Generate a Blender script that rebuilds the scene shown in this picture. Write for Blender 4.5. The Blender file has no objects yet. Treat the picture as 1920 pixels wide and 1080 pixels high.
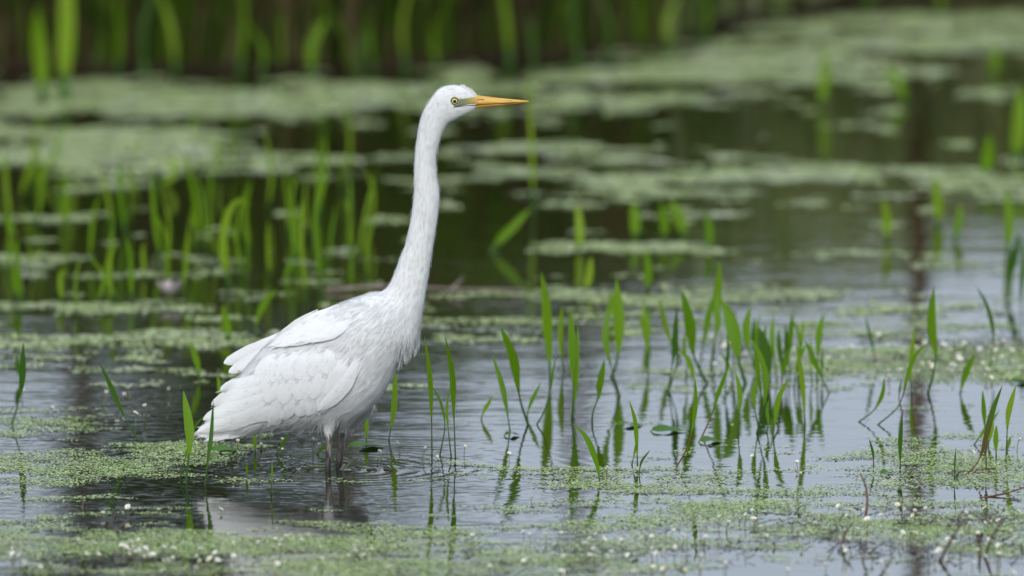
import bpy, bmesh, math, random
import numpy as np
from mathutils import Vector
from mathutils.bvhtree import BVHTree

random.seed(7)
rng = np.random.default_rng(11)
R = math.radians
scene = bpy.context.scene
C = scene.collection

# ------------------------------------------------------------------ camera
FPX = 32000.0                       # focal length in photo pixels (600 mm on a 36 mm sensor, 1920 px)
PITCH = R(6.0)
DH = 34.0                           # metres from the camera to the bird, along the ground
CAMH = DH * math.tan(PITCH + math.atan((880 - 540) / FPX))
CAM = Vector((0.0, -DH, CAMH))
FWD = Vector((0, math.cos(PITCH), -math.sin(PITCH)))
UPV = Vector((0, math.sin(PITCH), math.cos(PITCH)))
cd = bpy.data.cameras.new('camera')
cd.lens = 600.0
cd.sensor_width = 36.0
cd.clip_start = 1.0
cd.clip_end = 5000.0
cd.dof.use_dof = True
cd.dof.focus_distance = 34.15
cd.dof.aperture_fstop = 3.4
cam = bpy.data.objects.new('camera', cd)
cam.location = CAM
cam.rotation_euler = (math.pi / 2 - PITCH, 0, 0)
C.objects.link(cam)
scene.camera = cam

# ------------------------------------------------------------------ sky, sun, exposure
SUN_EL, SUN_AZ = R(36), R(190)      # azimuth clockwise from +Y: high, behind the camera to its left
world = bpy.data.worlds.new('World')
scene.world = world
world.use_nodes = True
nt = world.node_tree
nt.nodes.clear()
n_out = nt.nodes.new('ShaderNodeOutputWorld')
n_bg = nt.nodes.new('ShaderNodeBackground')
n_sky = nt.nodes.new('ShaderNodeTexSky')
n_sky.sky_type = 'NISHITA'
n_sky.sun_disc = False
n_sky.sun_elevation = SUN_EL
n_sky.sun_rotation = SUN_AZ
n_sky.air_density = 1.0
n_sky.dust_density = 2.0
n_hsv = nt.nodes.new('ShaderNodeHueSaturation')       # a cloud deck takes most of the blue away
n_hsv.inputs['Saturation'].default_value = 0.45
n_mix = nt.nodes.new('ShaderNodeMix')
n_mix.data_type = 'RGBA'
n_mix.inputs['Factor'].default_value = 0.72
n_mix.inputs['B'].default_value = (7.2, 8.4, 10.2, 1)   # even cloud
n_bg.inputs['Strength'].default_value = 0.115
nt.links.new(n_sky.outputs[0], n_hsv.inputs['Color'])
nt.links.new(n_hsv.outputs[0], n_mix.inputs['A'])
nt.links.new(n_mix.outputs['Result'], n_bg.inputs['Color'])
nt.links.new(n_bg.outputs[0], n_out.inputs['Surface'])

sd = bpy.data.lights.new('sun', 'SUN')
sd.energy = 1.5
sd.angle = R(35)
sd.color = (1.0, 0.95, 0.88)
sun = bpy.data.objects.new('sun', sd)
sv = Vector((math.sin(SUN_AZ) * math.cos(SUN_EL), math.cos(SUN_AZ) * math.cos(SUN_EL), math.sin(SUN_EL)))
sun.rotation_euler = sv.to_track_quat('Z', 'Y').to_euler()
sun.location = sv * 50
C.objects.link(sun)

scene.view_settings.view_transform = 'Standard'
scene.view_settings.look = 'None'
scene.view_settings.exposure = 0.06
scene.view_settings.gamma = 1.0
scene.view_settings.use_curve_mapping = False
scene.render.engine = 'CYCLES'
scene.cycles.use_denoising = True
scene.cycles.max_bounces = 6
scene.cycles.diffuse_bounces = 3
scene.cycles.glossy_bounces = 3
scene.cycles.transparent_max_bounces = 6
scene.cycles.caustics_reflective = True
scene.cycles.sample_clamp_indirect = 3.0
scene.cycles.blur_glossy = 0.5
scene.cycles.caustics_refractive = False

# ------------------------------------------------------------------ survey: photo pixels to places on the pond
def ray(px, py):
    return FWD + Vector((1, 0, 0)) * ((px - 960) / FPX) + UPV * ((540 - py) / FPX)

def W(px, py, z=0.0):
    d = ray(px, py)
    t = (z - CAMH) / d.z
    return CAM + d * t

def P(px, py, Y):
    d = ray(px, py)
    t = (Y + DH) / d.y
    return CAM + d * t

def K(Y):
    return (Y + DH) / math.cos(PITCH) / FPX        # metres per photo pixel at that distance

# ------------------------------------------------------------------ helpers
def tag(o, label=None, cat=None, group=None, kind=None):
    if label: o['label'] = label
    if cat: o['category'] = cat
    if group: o['group'] = group
    if kind: o['kind'] = kind
    return o

def empty(name, loc, label=None, cat=None, group=None):
    o = bpy.data.objects.new(name, None)
    o.empty_display_size = 0.02
    o.location = loc
    C.objects.link(o)
    return tag(o, label, cat, group)

def link(name, me, mat, parent=None):
    if mat is not None:
        me.materials.clear()
        me.materials.append(mat)
    o = bpy.data.objects.new(name, me)
    C.objects.link(o)
    if parent is not None:
        o.parent = parent
    return o

def pymesh(name, verts, faces, smooth=True, uvs=None):
    me = bpy.data.meshes.new(name)
    me.from_pydata([tuple(v) for v in verts], [], faces)
    if smooth:
        me.polygons.foreach_set('use_smooth', [True] * len(me.polygons))
    if uvs is not None:
        uv = me.uv_layers.new(name='UVMap')
        li = np.zeros(len(me.loops), dtype=np.int32)
        me.loops.foreach_get('vertex_index', li)
        uv.data.foreach_set('uv', np.asarray(uvs, dtype=np.float32)[li].ravel())
    me.update()
    return me

def bulk_mesh(name, V, nper, smooth=False):
    """V: (n*nper,3) array, faces are consecutive n-gons of nper verts"""
    n = len(V) // nper
    me = bpy.data.meshes.new(name)
    me.vertices.add(len(V))
    me.vertices.foreach_set('co', np.asarray(V, dtype=np.float32).ravel())
    me.loops.add(len(V))
    me.loops.foreach_set('vertex_index', np.arange(len(V), dtype=np.int32))
    me.polygons.add(n)
    me.polygons.foreach_set('loop_start', np.arange(n, dtype=np.int32) * nper)
    me.polygons.foreach_set('loop_total', np.full(n, nper, dtype=np.int32))
    me.update(calc_edges=True)
    me.validate()
    return me

def idx_mesh(name, V, F, smooth=False):
    """V (n,3), F (m,k) index array"""
    m, k = F.shape
    me = bpy.data.meshes.new(name)
    me.vertices.add(len(V))
    me.vertices.foreach_set('co', np.asarray(V, dtype=np.float32).ravel())
    me.loops.add(m * k)
    me.loops.foreach_set('vertex_index', np.asarray(F, dtype=np.int32).ravel())
    me.polygons.add(m)
    me.polygons.foreach_set('loop_start', np.arange(m, dtype=np.int32) * k)
    me.polygons.foreach_set('loop_total', np.full(m, k, dtype=np.int32))
    if smooth:
        me.polygons.foreach_set('use_smooth', np.ones(m, dtype=bool))
    me.update(calc_edges=True)
    return me

def catmull(pts, n):
    pts = [Vector(p) for p in pts]
    if len(pts) == 2:
        return [pts[0].lerp(pts[1], i / n) for i in range(n + 1)]
    out = []
    # parametrise by chord length
    seg = [(pts[i + 1] - pts[i]).length for i in range(len(pts) - 1)]
    tot = sum(seg)
    cum = [0]
    for s in seg: cum.append(cum[-1] + s)
    for k in range(n + 1):
        t = tot * k / n
        i = 0
        while i < len(seg) - 1 and t > cum[i + 1]: i += 1
        u = (t - cum[i]) / max(seg[i], 1e-9)
        p1, p2 = pts[i], pts[i + 1]
        p0 = pts[i - 1] if i > 0 else p1 * 2 - p2
        p3 = pts[i + 2] if i + 2 < len(pts) else p2 * 2 - p1
        out.append(0.5 * ((2 * p1) + (p2 - p0) * u + (2 * p0 - 5 * p1 + 4 * p2 - p3) * u * u + (3 * p1 - p0 - 3 * p2 + p3) * u ** 3))
    return out

def tube_data(path, radii, sides=6):
    V, F = [], []
    n = len(path)
    for i, p in enumerate(path):
        t = (path[min(i + 1, n - 1)] - path[max(i - 1, 0)]).normalized()
        a = t.cross(Vector((0.3, 1, 0.1))).normalized()
        b = t.cross(a).normalized()
        for k in range(sides):
            an = 2 * math.pi * k / sides
            V.append(p + (a * math.cos(an) + b * math.sin(an)) * radii[i])
    for i in range(n - 1):
        for k in range(sides):
            k2 = (k + 1) % sides
            F.append((i * sides + k, i * sides + k2, (i + 1) * sides + k2, (i + 1) * sides + k))
    F.append(tuple(range(sides))[::-1])
    F.append(tuple((n - 1) * sides + k for k in range(sides)))
    return V, F

# 2-D value noise on arrays, period-free
def make_noise(seed):
    r = np.random.default_rng(seed)
    T = r.random((256, 256))
    def f(x, y):
        xi = np.floor(x).astype(int); yi = np.floor(y).astype(int)
        u = x - xi; v = y - yi
        u = u * u * (3 - 2 * u); v = v * v * (3 - 2 * v)
        a = T[xi % 256, yi % 256]; b = T[(xi + 1) % 256, yi % 256]
        c = T[xi % 256, (yi + 1) % 256]; d = T[(xi + 1) % 256, (yi + 1) % 256]
        return (a * (1 - u) + b * u) * (1 - v) + (c * (1 - u) + d * u) * v
    return f
NZ = [make_noise(s) for s in range(5)]

# ------------------------------------------------------------------ materials
def new_mat(name):
    m = bpy.data.materials.new(name)
    m.use_nodes = True
    t = m.node_tree
    b = t.nodes['Principled BSDF']
    return m, t, b

def N(t, kind, **kw):
    n = t.nodes.new(kind)
    for k, v in kw.items():
        if hasattr(n, k): setattr(n, k, v)
        else: n.inputs[k].default_value = v
    return n

def ramp(t, fac, stops):
    r = t.nodes.new('ShaderNodeValToRGB')
    e = r.color_ramp.elements
    while len(e) < len(stops): e.new(0.5)
    for el, (p, c) in zip(e, stops):
        el.position = p
        el.color = (*c, 1)
    t.links.new(fac, r.inputs['Fac'])
    return r.outputs['Color']

def leaf_mat(name, lo, hi, trans=0.35, rough=0.45, brown=None):
    m, t, b = new_mat(name)
    oi = N(t, 'ShaderNodeObjectInfo')
    uv = N(t, 'ShaderNodeUVMap')
    sep = N(t, 'ShaderNodeSeparateXYZ')
    t.links.new(uv.outputs[0], sep.inputs[0])
    base = ramp(t, oi.outputs['Random'], [(0.0, lo), (1.0, hi)])
    # parallel veins and a pale midrib along the blade
    mp = N(t, 'ShaderNodeMapping'); mp.inputs['Scale'].default_value = (11, 0.7, 1)
    t.links.new(uv.outputs[0], mp.inputs[0])
    ns = N(t, 'ShaderNodeTexNoise', Scale=3.0, Detail=3.0)
    t.links.new(mp.outputs[0], ns.inputs['Vector'])
    v = N(t, 'ShaderNodeHueSaturation')
    mr = N(t, 'ShaderNodeMapRange'); mr.inputs['To Min'].default_value = 0.72; mr.inputs['To Max'].default_value = 1.3
    t.links.new(ns.outputs['Fac'], mr.inputs['Value'])
    t.links.new(mr.outputs[0], v.inputs['Value'])
    t.links.new(base, v.inputs['Color'])
    tcl = N(t, 'ShaderNodeTexCoord')
    wr = N(t, 'ShaderNodeTexNoise', Scale=38.0, Detail=3.0); t.links.new(tcl.outputs['Object'], wr.inputs['Vector'])
    wf_ = N(t, 'ShaderNodeMapRange'); wf_.inputs['From Min'].default_value = 0.60; wf_.inputs['From Max'].default_value = 0.78; wf_.inputs['To Max'].default_value = 0.6
    t.links.new(wr.outputs['Fac'], wf_.inputs['Value'])
    wx = N(t, 'ShaderNodeMix', data_type='RGBA'); wx.inputs['B'].default_value = (0.19, 0.17, 0.035, 1)
    t.links.new(wf_.outputs[0], wx.inputs['Factor']); t.links.new(v.outputs[0], wx.inputs['A'])
    col = wx.outputs['Result']
    if brown is not None:
        r2 = N(t, 'ShaderNodeMapRange'); r2.inputs['From Min'].default_value = 0.0; r2.inputs['From Max'].default_value = 0.75
        r2.inputs['To Min'].default_value = 1.0; r2.inputs['To Max'].default_value = 0.0
        t.links.new(sep.outputs['Y'], r2.inputs['Value'])
        mx = N(t, 'ShaderNodeMix', data_type='RGBA')
        mx.inputs['B'].default_value = (*brown, 1)
        t.links.new(r2.outputs[0], mx.inputs['Factor'])
        t.links.new(col, mx.inputs['A'])
        col = mx.outputs['Result']
    t.links.new(col, b.inputs['Base Color'])
    b.inputs['Roughness'].default_value = rough
    b.inputs['Specular IOR Level'].default_value = 0.18
    bp = N(t, 'ShaderNodeBump'); bp.inputs['Strength'].default_value = 0.25; bp.inputs['Distance'].default_value = 0.001
    t.links.new(ns.outputs['Fac'], bp.inputs['Height']); t.links.new(bp.outputs[0], b.inputs['Normal'])
    if trans > 0:
        tr = N(t, 'ShaderNodeBsdfTranslucent')
        t.links.new(col, tr.inputs['Color'])
        ms = N(t, 'ShaderNodeMixShader'); ms.inputs[0].default_value = trans
        t.links.new(b.outputs[0], ms.inputs[1]); t.links.new(tr.outputs[0], ms.inputs[2])
        t.links.new(ms.outputs[0], t.nodes['Material Output'].inputs['Surface'])
    return m

def plain_mat(name, c1, c2, scale=60.0, rough=0.7, bump=0.2, spec=0.4, stretch=(1, 1, 1)):
    m, t, b = new_mat(name)
    tc = N(t, 'ShaderNodeTexCoord')
    mp = N(t, 'ShaderNodeMapping'); mp.inputs['Scale'].default_value = stretch
    t.links.new(tc.outputs['Object'], mp.inputs[0])
    ns = N(t, 'ShaderNodeTexNoise', Scale=scale, Detail=4.0)
    t.links.new(mp.outputs[0], ns.inputs['Vector'])
    t.links.new(ramp(t, ns.outputs['Fac'], [(0.3, c1), (0.7, c2)]), b.inputs['Base Color'])
    b.inputs['Roughness'].default_value = rough
    b.inputs['Specular IOR Level'].default_value = spec
    if bump:
        bp = N(t, 'ShaderNodeBump'); bp.inputs['Strength'].default_value = bump; bp.inputs['Distance'].default_value = 0.002
        t.links.new(ns.outputs['Fac'], bp.inputs['Height']); t.links.new(bp.outputs[0], b.inputs['Normal'])
    return m

def island_mat(name, stops, rough=0.6, trans=0.0, spec=0.4):
    """every loose leaflet of a mass takes its own colour"""
    m, t, b = new_mat(name)
    g = N(t, 'ShaderNodeNewGeometry')
    col = ramp(t, g.outputs['Random Per Island'], stops)
    t.links.new(col, b.inputs['Base Color'])
    b.inputs['Roughness'].default_value = rough
    b.inputs['Specular IOR Level'].default_value = spec
    if trans > 0:
        tr = N(t, 'ShaderNodeBsdfTranslucent')
        t.links.new(col, tr.inputs['Color'])
        ms = N(t, 'ShaderNodeMixShader'); ms.inputs[0].default_value = trans
        t.links.new(b.outputs[0], ms.inputs[1]); t.links.new(tr.outputs[0], ms.inputs[2])
        t.links.new(ms.outputs[0], t.nodes['Material Output'].inputs['Surface'])
    return m

M = {}
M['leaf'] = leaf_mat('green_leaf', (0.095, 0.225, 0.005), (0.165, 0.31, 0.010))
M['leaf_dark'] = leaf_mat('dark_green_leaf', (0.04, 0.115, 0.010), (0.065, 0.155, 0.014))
M['leaf_red'] = leaf_mat('reddening_leaf', (0.07, 0.16, 0.02), (0.08, 0.18, 0.02), brown=(0.14, 0.045, 0.03))
M['leaf_pale'] = leaf_mat('yellow_green_blade', (0.13, 0.26, 0.008), (0.23, 0.36, 0.02))
M['stalk'] = leaf_mat('green_stalk', (0.03, 0.095, 0.012), (0.055, 0.13, 0.018), trans=0.1)
M['stalk_red'] = plain_mat('reddish_stalk', (0.09, 0.035, 0.02), (0.16, 0.07, 0.03), 90, 0.5)
M['twig'] = plain_mat('wet_twig', (0.035, 0.022, 0.013), (0.12, 0.075, 0.05), 120, 0.6)
M['pad'] = leaf_mat('floating_leaf', (0.05, 0.14, 0.010), (0.07, 0.17, 0.014), trans=0.1, rough=0.6)
M['petal'] = plain_mat('white_petal', (0.78, 0.78, 0.74), (0.84, 0.84, 0.82), 200, 0.7, 0)
M['centre'] = plain_mat('yellow_flower_centre', (0.55, 0.38, 0.03), (0.72, 0.52, 0.06), 300, 0.7, 0)
M['stem'] = plain_mat('flower_stem', (0.10, 0.14, 0.025), (0.17, 0.19, 0.05), 90, 0.5, 0)
M['mud'] = plain_mat('pond_mud', (0.018, 0.014, 0.009), (0.05, 0.04, 0.027), 40, 0.6)
M['soil'] = plain_mat('bank_soil', (0.012, 0.008, 0.005), (0.04, 0.027, 0.016), 9, 0.95, 0.2, 0.1)
M['meadow'] = plain_mat('meadow', (0.03, 0.055, 0.015), (0.07, 0.10, 0.03), 2, 0.9)
M['log'] = plain_mat('pinkish_dead_stem', (0.20, 0.15, 0.13), (0.34, 0.26, 0.23), 30, 0.7)
M['bark'] = plain_mat('bark', (0.06, 0.032, 0.013), (0.15, 0.085, 0.040), 14, 0.9, 0.6)
M['crown'] = island_mat('tree_leaf', [(0, (0.018, 0.035, 0.008)), (0.6, (0.04, 0.07, 0.014)), (1, (0.07, 0.10, 0.02))], 0.6, 0.25)
M['under'] = island_mat('undergrowth_blade', [(0, (0.014, 0.024, 0.006)), (0.3, (0.05, 0.10, 0.007)), (0.5, (0.085, 0.17, 0.010)),
                                               (0.53, (0.05, 0.034, 0.018)), (0.84, (0.16, 0.105, 0.062)), (0.9, (0.12, 0.23, 0.012)), (1, (0.17, 0.26, 0.025))], 0.7, 0.25, 0.12)
M['sedge'] = island_mat('sedge_blade', [(0, (0.10, 0.15, 0.03)), (0.4, (0.20, 0.27, 0.06)), (0.7, (0.30, 0.34, 0.13)), (1, (0.38, 0.37, 0.22))], 0.6, 0.25)
def drift(m, tint):
    t = m.node_tree; b = t.nodes['Principled BSDF']
    src = b.inputs['Base Color'].links[0].from_socket
    tc = N(t, 'ShaderNodeTexCoord')
    ns = N(t, 'ShaderNodeTexNoise', Scale=7.0, Detail=4.0); t.links.new(tc.outputs['Object'], ns.inputs['Vector'])
    mr = N(t, 'ShaderNodeMapRange'); mr.inputs['From Min'].default_value = 0.48; mr.inputs['From Max'].default_value = 0.68; mr.inputs['To Max'].default_value = 0.75
    t.links.new(ns.outputs['Fac'], mr.inputs['Value'])
    mx = N(t, 'ShaderNodeMix', data_type='RGBA'); mx.inputs['B'].default_value = (*tint, 1)
    t.links.new(mr.outputs[0], mx.inputs['Factor']); t.links.new(src, mx.inputs['A'])
    t.links.new(mx.outputs['Result'], b.inputs['Base Color'])
M['duck'] = island_mat('duckweed_frond', [(0, (0.17, 0.27, 0.05)), (0.3, (0.36, 0.50, 0.125)), (0.6, (0.45, 0.58, 0.20)),
                                          (0.93, (0.48, 0.58, 0.31)), (1, (0.22, 0.18, 0.09))], 0.5, 0.0, 0.25)
M['duck_far'] = island_mat('floating_mat_leaf', [(0, (0.29, 0.38, 0.11)), (0.3, (0.37, 0.47, 0.17)), (0.65, (0.45, 0.54, 0.24)),
                                          (0.95, (0.46, 0.52, 0.27)), (1, (0.56, 0.58, 0.44))], 0.55, 0.0, 0.22)
drift(M['duck'], (0.46, 0.48, 0.30)); drift(M['duck_far'], (0.50, 0.52, 0.40))
M['weed'] = island_mat('brown_weed_scrap', [(0, (0.025, 0.02, 0.012)), (0.6, (0.07, 0.05, 0.03)), (1, (0.15, 0.11, 0.07))], 0.4, 0, 0.5)

# ------------------------------------------------------------------ pond water
LEG = P(627, 880, 0.0)
def water_material():
    m, t, b = new_mat('pond_water')
    b.inputs['Base Color'].default_value = (0.010, 0.012, 0.003, 1)
    b.inputs['Roughness'].default_value = 0.03
    b.inputs['IOR'].default_value = 1.333
    tc = N(t, 'ShaderNodeTexCoord')
    def noise(scale, amp, stretch=(1, 1, 1), detail=2.0, rough=0.5):
        mp = N(t, 'ShaderNodeMapping'); mp.inputs['Scale'].default_value = stretch
        t.links.new(tc.outputs['Object'], mp.inputs[0])
        ns = N(t, 'ShaderNodeTexNoise', Scale=scale, Detail=detail, Roughness=rough)
        t.links.new(mp.outputs[0], ns.inputs['Vector'])
        mu = N(t, 'ShaderNodeMath', operation='MULTIPLY'); mu.inputs[1].default_value = amp
        t.links.new(ns.outputs['Fac'], mu.inputs[0])
        return mu.outputs[0]
    def op(o, a, c):
        n = N(t, 'ShaderNodeMath', operation=o)
        for i, x in enumerate((a, c)):
            if isinstance(x, (int, float)): n.inputs[i].default_value = x
            else: t.links.new(x, n.inputs[i])
        return n.outputs[0]
    # ruffled and calm patches
    rf = N(t, 'ShaderNodeTexNoise', Scale=0.9, Detail=2.0)
    t.links.new(tc.outputs['Object'], rf.inputs['Vector'])
    rr = N(t, 'ShaderNodeMapRange'); rr.inputs['From Min'].default_value = 0.35; rr.inputs['From Max'].default_value = 0.65
    rr.inputs['To Min'].default_value = 0.45; rr.inputs['To Max'].default_value = 1.25
    t.links.new(rf.outputs['Fac'], rr.inputs['Value'])
    small = op('ADD', noise(16, 0.00075, (0.75, 1.25, 1)), noise(45, 0.00010, (0.8, 1.2, 1), 1.0))
    h = op('MULTIPLY', small, rr.outputs[0])
    h = op('ADD', h, noise(3.2, 0.0016, (0.7, 1.2, 1), 1.0))
    # rings spreading from the wading bird
    sub = N(t, 'ShaderNodeVectorMath', operation='DISTANCE')
    cmb = N(t, 'ShaderNodeCombineXYZ')
    cmb.inputs[0].default_value = LEG.x; cmb.inputs[1].default_value = LEG.y
    t.links.new(tc.outputs['Object'], sub.inputs[0]); t.links.new(cmb.outputs[0], sub.inputs[1])
    r = sub.outputs['Value']
    wob = N(t, 'ShaderNodeTexNoise', Scale=5.0, Detail=1.0)
    t.links.new(tc.outputs['Object'], wob.inputs['Vector'])
    r2 = op('ADD', r, op('MULTIPLY', wob.outputs['Fac'], 0.10))
    ring = op('SINE', op('MULTIPLY', r2, 2 * math.pi / 0.042), 0)
    fall = op('POWER', 2.718, op('MULTIPLY', r, -5.5))
    h = op('ADD', h, op('MULTIPLY', op('MULTIPLY', ring, fall), 0.0005))
    bp = N(t, 'ShaderNodeBump'); bp.inputs['Strength'].default_value = 1.0; bp.inputs['Distance'].default_value = 1.0
    t.links.new(h, bp.inputs['Height'])
    t.links.new(bp.outputs[0], b.inputs['Normal'])
    return m
wm = pymesh('water', [(-60, -33, 0), (60, -33, 0), (60, 16, 0), (-60, 16, 0)], [(0, 1, 2, 3)], False)
tag(link('water', wm, water_material()), kind='structure')
gm = pymesh('ground', [(-1500, -1500, -0.6), (1500, -1500, -0.6), (1500, 1500, -0.6), (-1500, 1500, -0.6)], [(0, 1, 2, 3)], False)
tag(link('ground', gm, M['meadow']), kind='structure')

# far bank: edge follows the photo's shoreline, receding towards the right
def edge_y(x):
    # photo shoreline, in metres behind the bird
    pts = [(-60, 9.4), (-1.3, 8.75), (-0.4, 8.7), (-0.1, 9.0), (0.35, 9.35), (0.6, 10.1), (0.9, 10.7), (1.4, 10.9), (60, 11.4)]
    for (a, b), (c, d) in zip(pts, pts[1:]):
        if x <= c:
            u = (x - a) / (c - a)
            return b + (d - b) * u
    return pts[-1][1]
xs = [-60, -30, -12, -6] + [-4 + 0.16 * i for i in range(51)] + [6, 12, 30, 60]
prof = [(-0.25, -0.25), (0.0, 0.012), (0.22, 0.05), (0.6, 0.12), (1.4, 0.24), (4.0, 0.35), (400.0, 0.6)]
bv, bf = [], []
for i, x in enumerate(xs):
    e = edge_y(x)
    for j, (dy, z) in enumerate(prof):
        w = 0.06 * (NZ[0](np.array([x * 2.3 + 40]), np.array([j * 1.7]))[0] - 0.5)
        bv.append((x, e + dy + w, z + (0.04 * (NZ[1](np.array([x * 3 + 9]), np.array([dy * 2]))[0] - 0.4) if 1 < j < 6 else 0)))
nP = len(prof)
for i in range(len(xs) - 1):
    for j in range(nP - 1):
        bf.append((i * nP + j, (i + 1) * nP + j, (i + 1) * nP + j + 1, i * nP + j + 1))
tag(link('bank', pymesh('bank', bv, bf), M['soil']), kind='structure')

# ------------------------------------------------------------------ blades: bank undergrowth (mass) and single blades
def blade_strip(base, height, width, lean, bend, yaw, nseg=5):
    """arrays for many blades at once: returns V (n*(nseg+1)*2,3), F"""
    n = len(base)
    t = np.linspace(0, 1, nseg + 1)[None, :]
    dirx = np.cos(lean)[:, None]; diry = np.sin(lean)[:, None]
    off = (bend * height)[:, None] * t ** 2
    cx = base[:, 0:1] + dirx * off
    cy = base[:, 1:2] + diry * off
    cz = base[:, 2:3] + height[:, None] * (t - 0.25 * np.abs(bend)[:, None] * t ** 2)
    w = width[:, None] * np.clip((0.55 + 1.6 * t) * (1 - t ** 2.2), 0.02, 1.0) * 0.5
    wx = np.cos(yaw)[:, None] * w; wy = np.sin(yaw)[:, None] * w
    L = np.stack([cx - wx, cy - wy, cz], -1); Rr = np.stack([cx + wx, cy + wy, cz], -1)
    V = np.stack([L, Rr], 2).reshape(-1, 3)
    k = (nseg + 1) * 2
    b0 = (np.arange(n) * k)[:, None]
    s = (np.arange(nseg) * 2)[None, :]
    a = b0 + s
    F = np.stack([a, a + 1, a + 3, a + 2], -1).reshape(-1, 4)
    return V, F

nb = 22000
bx = rng.uniform(-4.5, 4.5, nb)
back = rng.uniform(0.02, 1.0, nb) ** 1.9 * 2.4
by = np.array([edge_y(x) for x in bx]) + back
right = np.clip((bx - 0.45) / 0.3, 0, 1)
keep = rng.random(nb) > right * 0.05
bx, by, back, right = bx[keep], by[keep], back[keep], right[keep]
hh = (0.45 + 0.5 * NZ[2](bx * 1.3 + 30, by * 0.5)) * rng.uniform(0.55, 1.15, len(bx)) * (1 - 0.10 * right)
bz = np.interp(back, [p[0] for p in prof], [p[1] for p in prof]) - 0.02
sel = (rng.random(len(bx)) < np.clip((bx - 0.35) / 0.35, 0, 0.85))
Vs, Fs = blade_strip(np.stack([bx, by, bz], 1)[sel], hh[sel], rng.uniform(0.008, 0.026, sel.sum()), rng.uniform(0, 6.28, sel.sum()),
                     rng.normal(0, 0.35, sel.sum()), rng.normal(0, 0.6, sel.sum()))
tag(link('sedge', idx_mesh('sedge', Vs, Fs, True), M['sedge']), 'pale grey-green sedge on the receding far shore', 'sedge', kind='stuff')
bx, by, bz, hh = bx[~sel], by[~sel], bz[~sel], hh[~sel]
V, F = blade_strip(np.stack([bx, by, bz], 1), hh, rng.uniform(0.004, 0.015, len(bx)), rng.uniform(0, 6.28, len(bx)),
                   rng.normal(0, 0.5, len(bx)), rng.normal(0, 0.6, len(bx)))
tag(link('undergrowth', idx_mesh('undergrowth', V, F, True), M['under']),
    'dark tangled reeds and dead stems crowding the far bank', 'undergrowth', kind='stuff')

# ------------------------------------------------------------------ trees on the far shore: above the frame, seen in the water
def tree(x, y, h, r, lean, crown_z, crown_r, nleaf, label):
    e = empty('young_tree', (x, y, 0.3), label, 'tree', 'young trees behind the bank')
    path = catmull([(0, 0, 0), (lean * 0.3, 0.05, h * 0.3), (lean * 0.5, -0.05, h * 0.6), (lean, 0.0, h)], 12)
    Vt, Ft = tube_data(path, [r * (1 - 0.7 * i / 12) for i in range(13)], 8)
    nv = len(Vt)
    for q in range(9):
        z0 = random.uniform(crown_z, h * 0.9); i = min(12, int(z0 / h * 12))
        a = random.uniform(0, 6.28); l = crown_r * random.uniform(0.5, 1.0)
        p0 = path[i]
        p1 = p0 + Vector((math.cos(a) * l * 0.5, math.sin(a) * l * 0.5, l * 0.3))
        p2 = p0 + Vector((math.cos(a) * l, math.sin(a) * l, l * 0.45))
        v2, f2 = tube_data([p0, p1, p2], [r * 0.35, r * 0.2, r * 0.06], 5)
        o = len(Vt)
        Vt += v2; Ft += [tuple(i_ + o for i_ in f) for f in f2]
    link('trunk', pymesh('trunk', Vt, Ft), M['bark'], e)
    # leaf clumps through the crown's volume
    ncl = 26
    cl = []
    for q in range(ncl):
        a = random.uniform(0, 6.28); rr = crown_r * math.sqrt(random.random())
        cl.append((lean * 0.6 + math.cos(a) * rr, math.sin(a) * rr, random.uniform(crown_z, h * 1.05)))
    cl = np.array(cl)
    ci = rng.integers(0, ncl, nleaf)
    c = cl[ci] + rng.normal(0, 1, (nleaf, 3)) * np.array([0.17, 0.17, 0.13])
    a = rng.normal(0, 1, (nleaf, 3)); a /= np.linalg.norm(a, axis=1, keepdims=True)
    b = np.cross(a, rng.normal(0, 1, (nleaf, 3))); b /= np.linalg.norm(b, axis=1, keepdims=True)
    L = rng.uniform(0.035, 0.065, nleaf)[:, None]
    V = np.stack([c - a * L, c + b * L * 0.45, c + a * L, c - b * L * 0.45], 1).reshape(-1, 3)
    link('crown', bulk_mesh('crown', V, 4), M['crown'], e)
tree(-1.45, 20.5, 6.0, 0.05, 0.2, 1.1, 0.7, 4500, 'leafy young tree behind the reeds, farthest from the open water')
tree(-0.98, 23.0, 7.0, 0.06, -0.1, 1.2, 0.75, 4500, 'taller leafy young tree close to the thin leaning one')
tree(-0.55, 19.5, 6.5, 0.04, 0.1, 1.0, 0.6, 4500, 'thin leaning young tree mirrored in the water by the egret')
tree(0.18, 22.0, 7.0, 0.035, 0.1, 4.2, 0.9, 1500, 'slim bare stemmed tree standing between leafy and open shore')
tree(W(1722, 16).x, W(1722, 16).y, 7.0, 0.027, 0.0, 4.2, 0.9, 1500, 'brown trunked tree mirrored beside the flowering mat')

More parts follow.
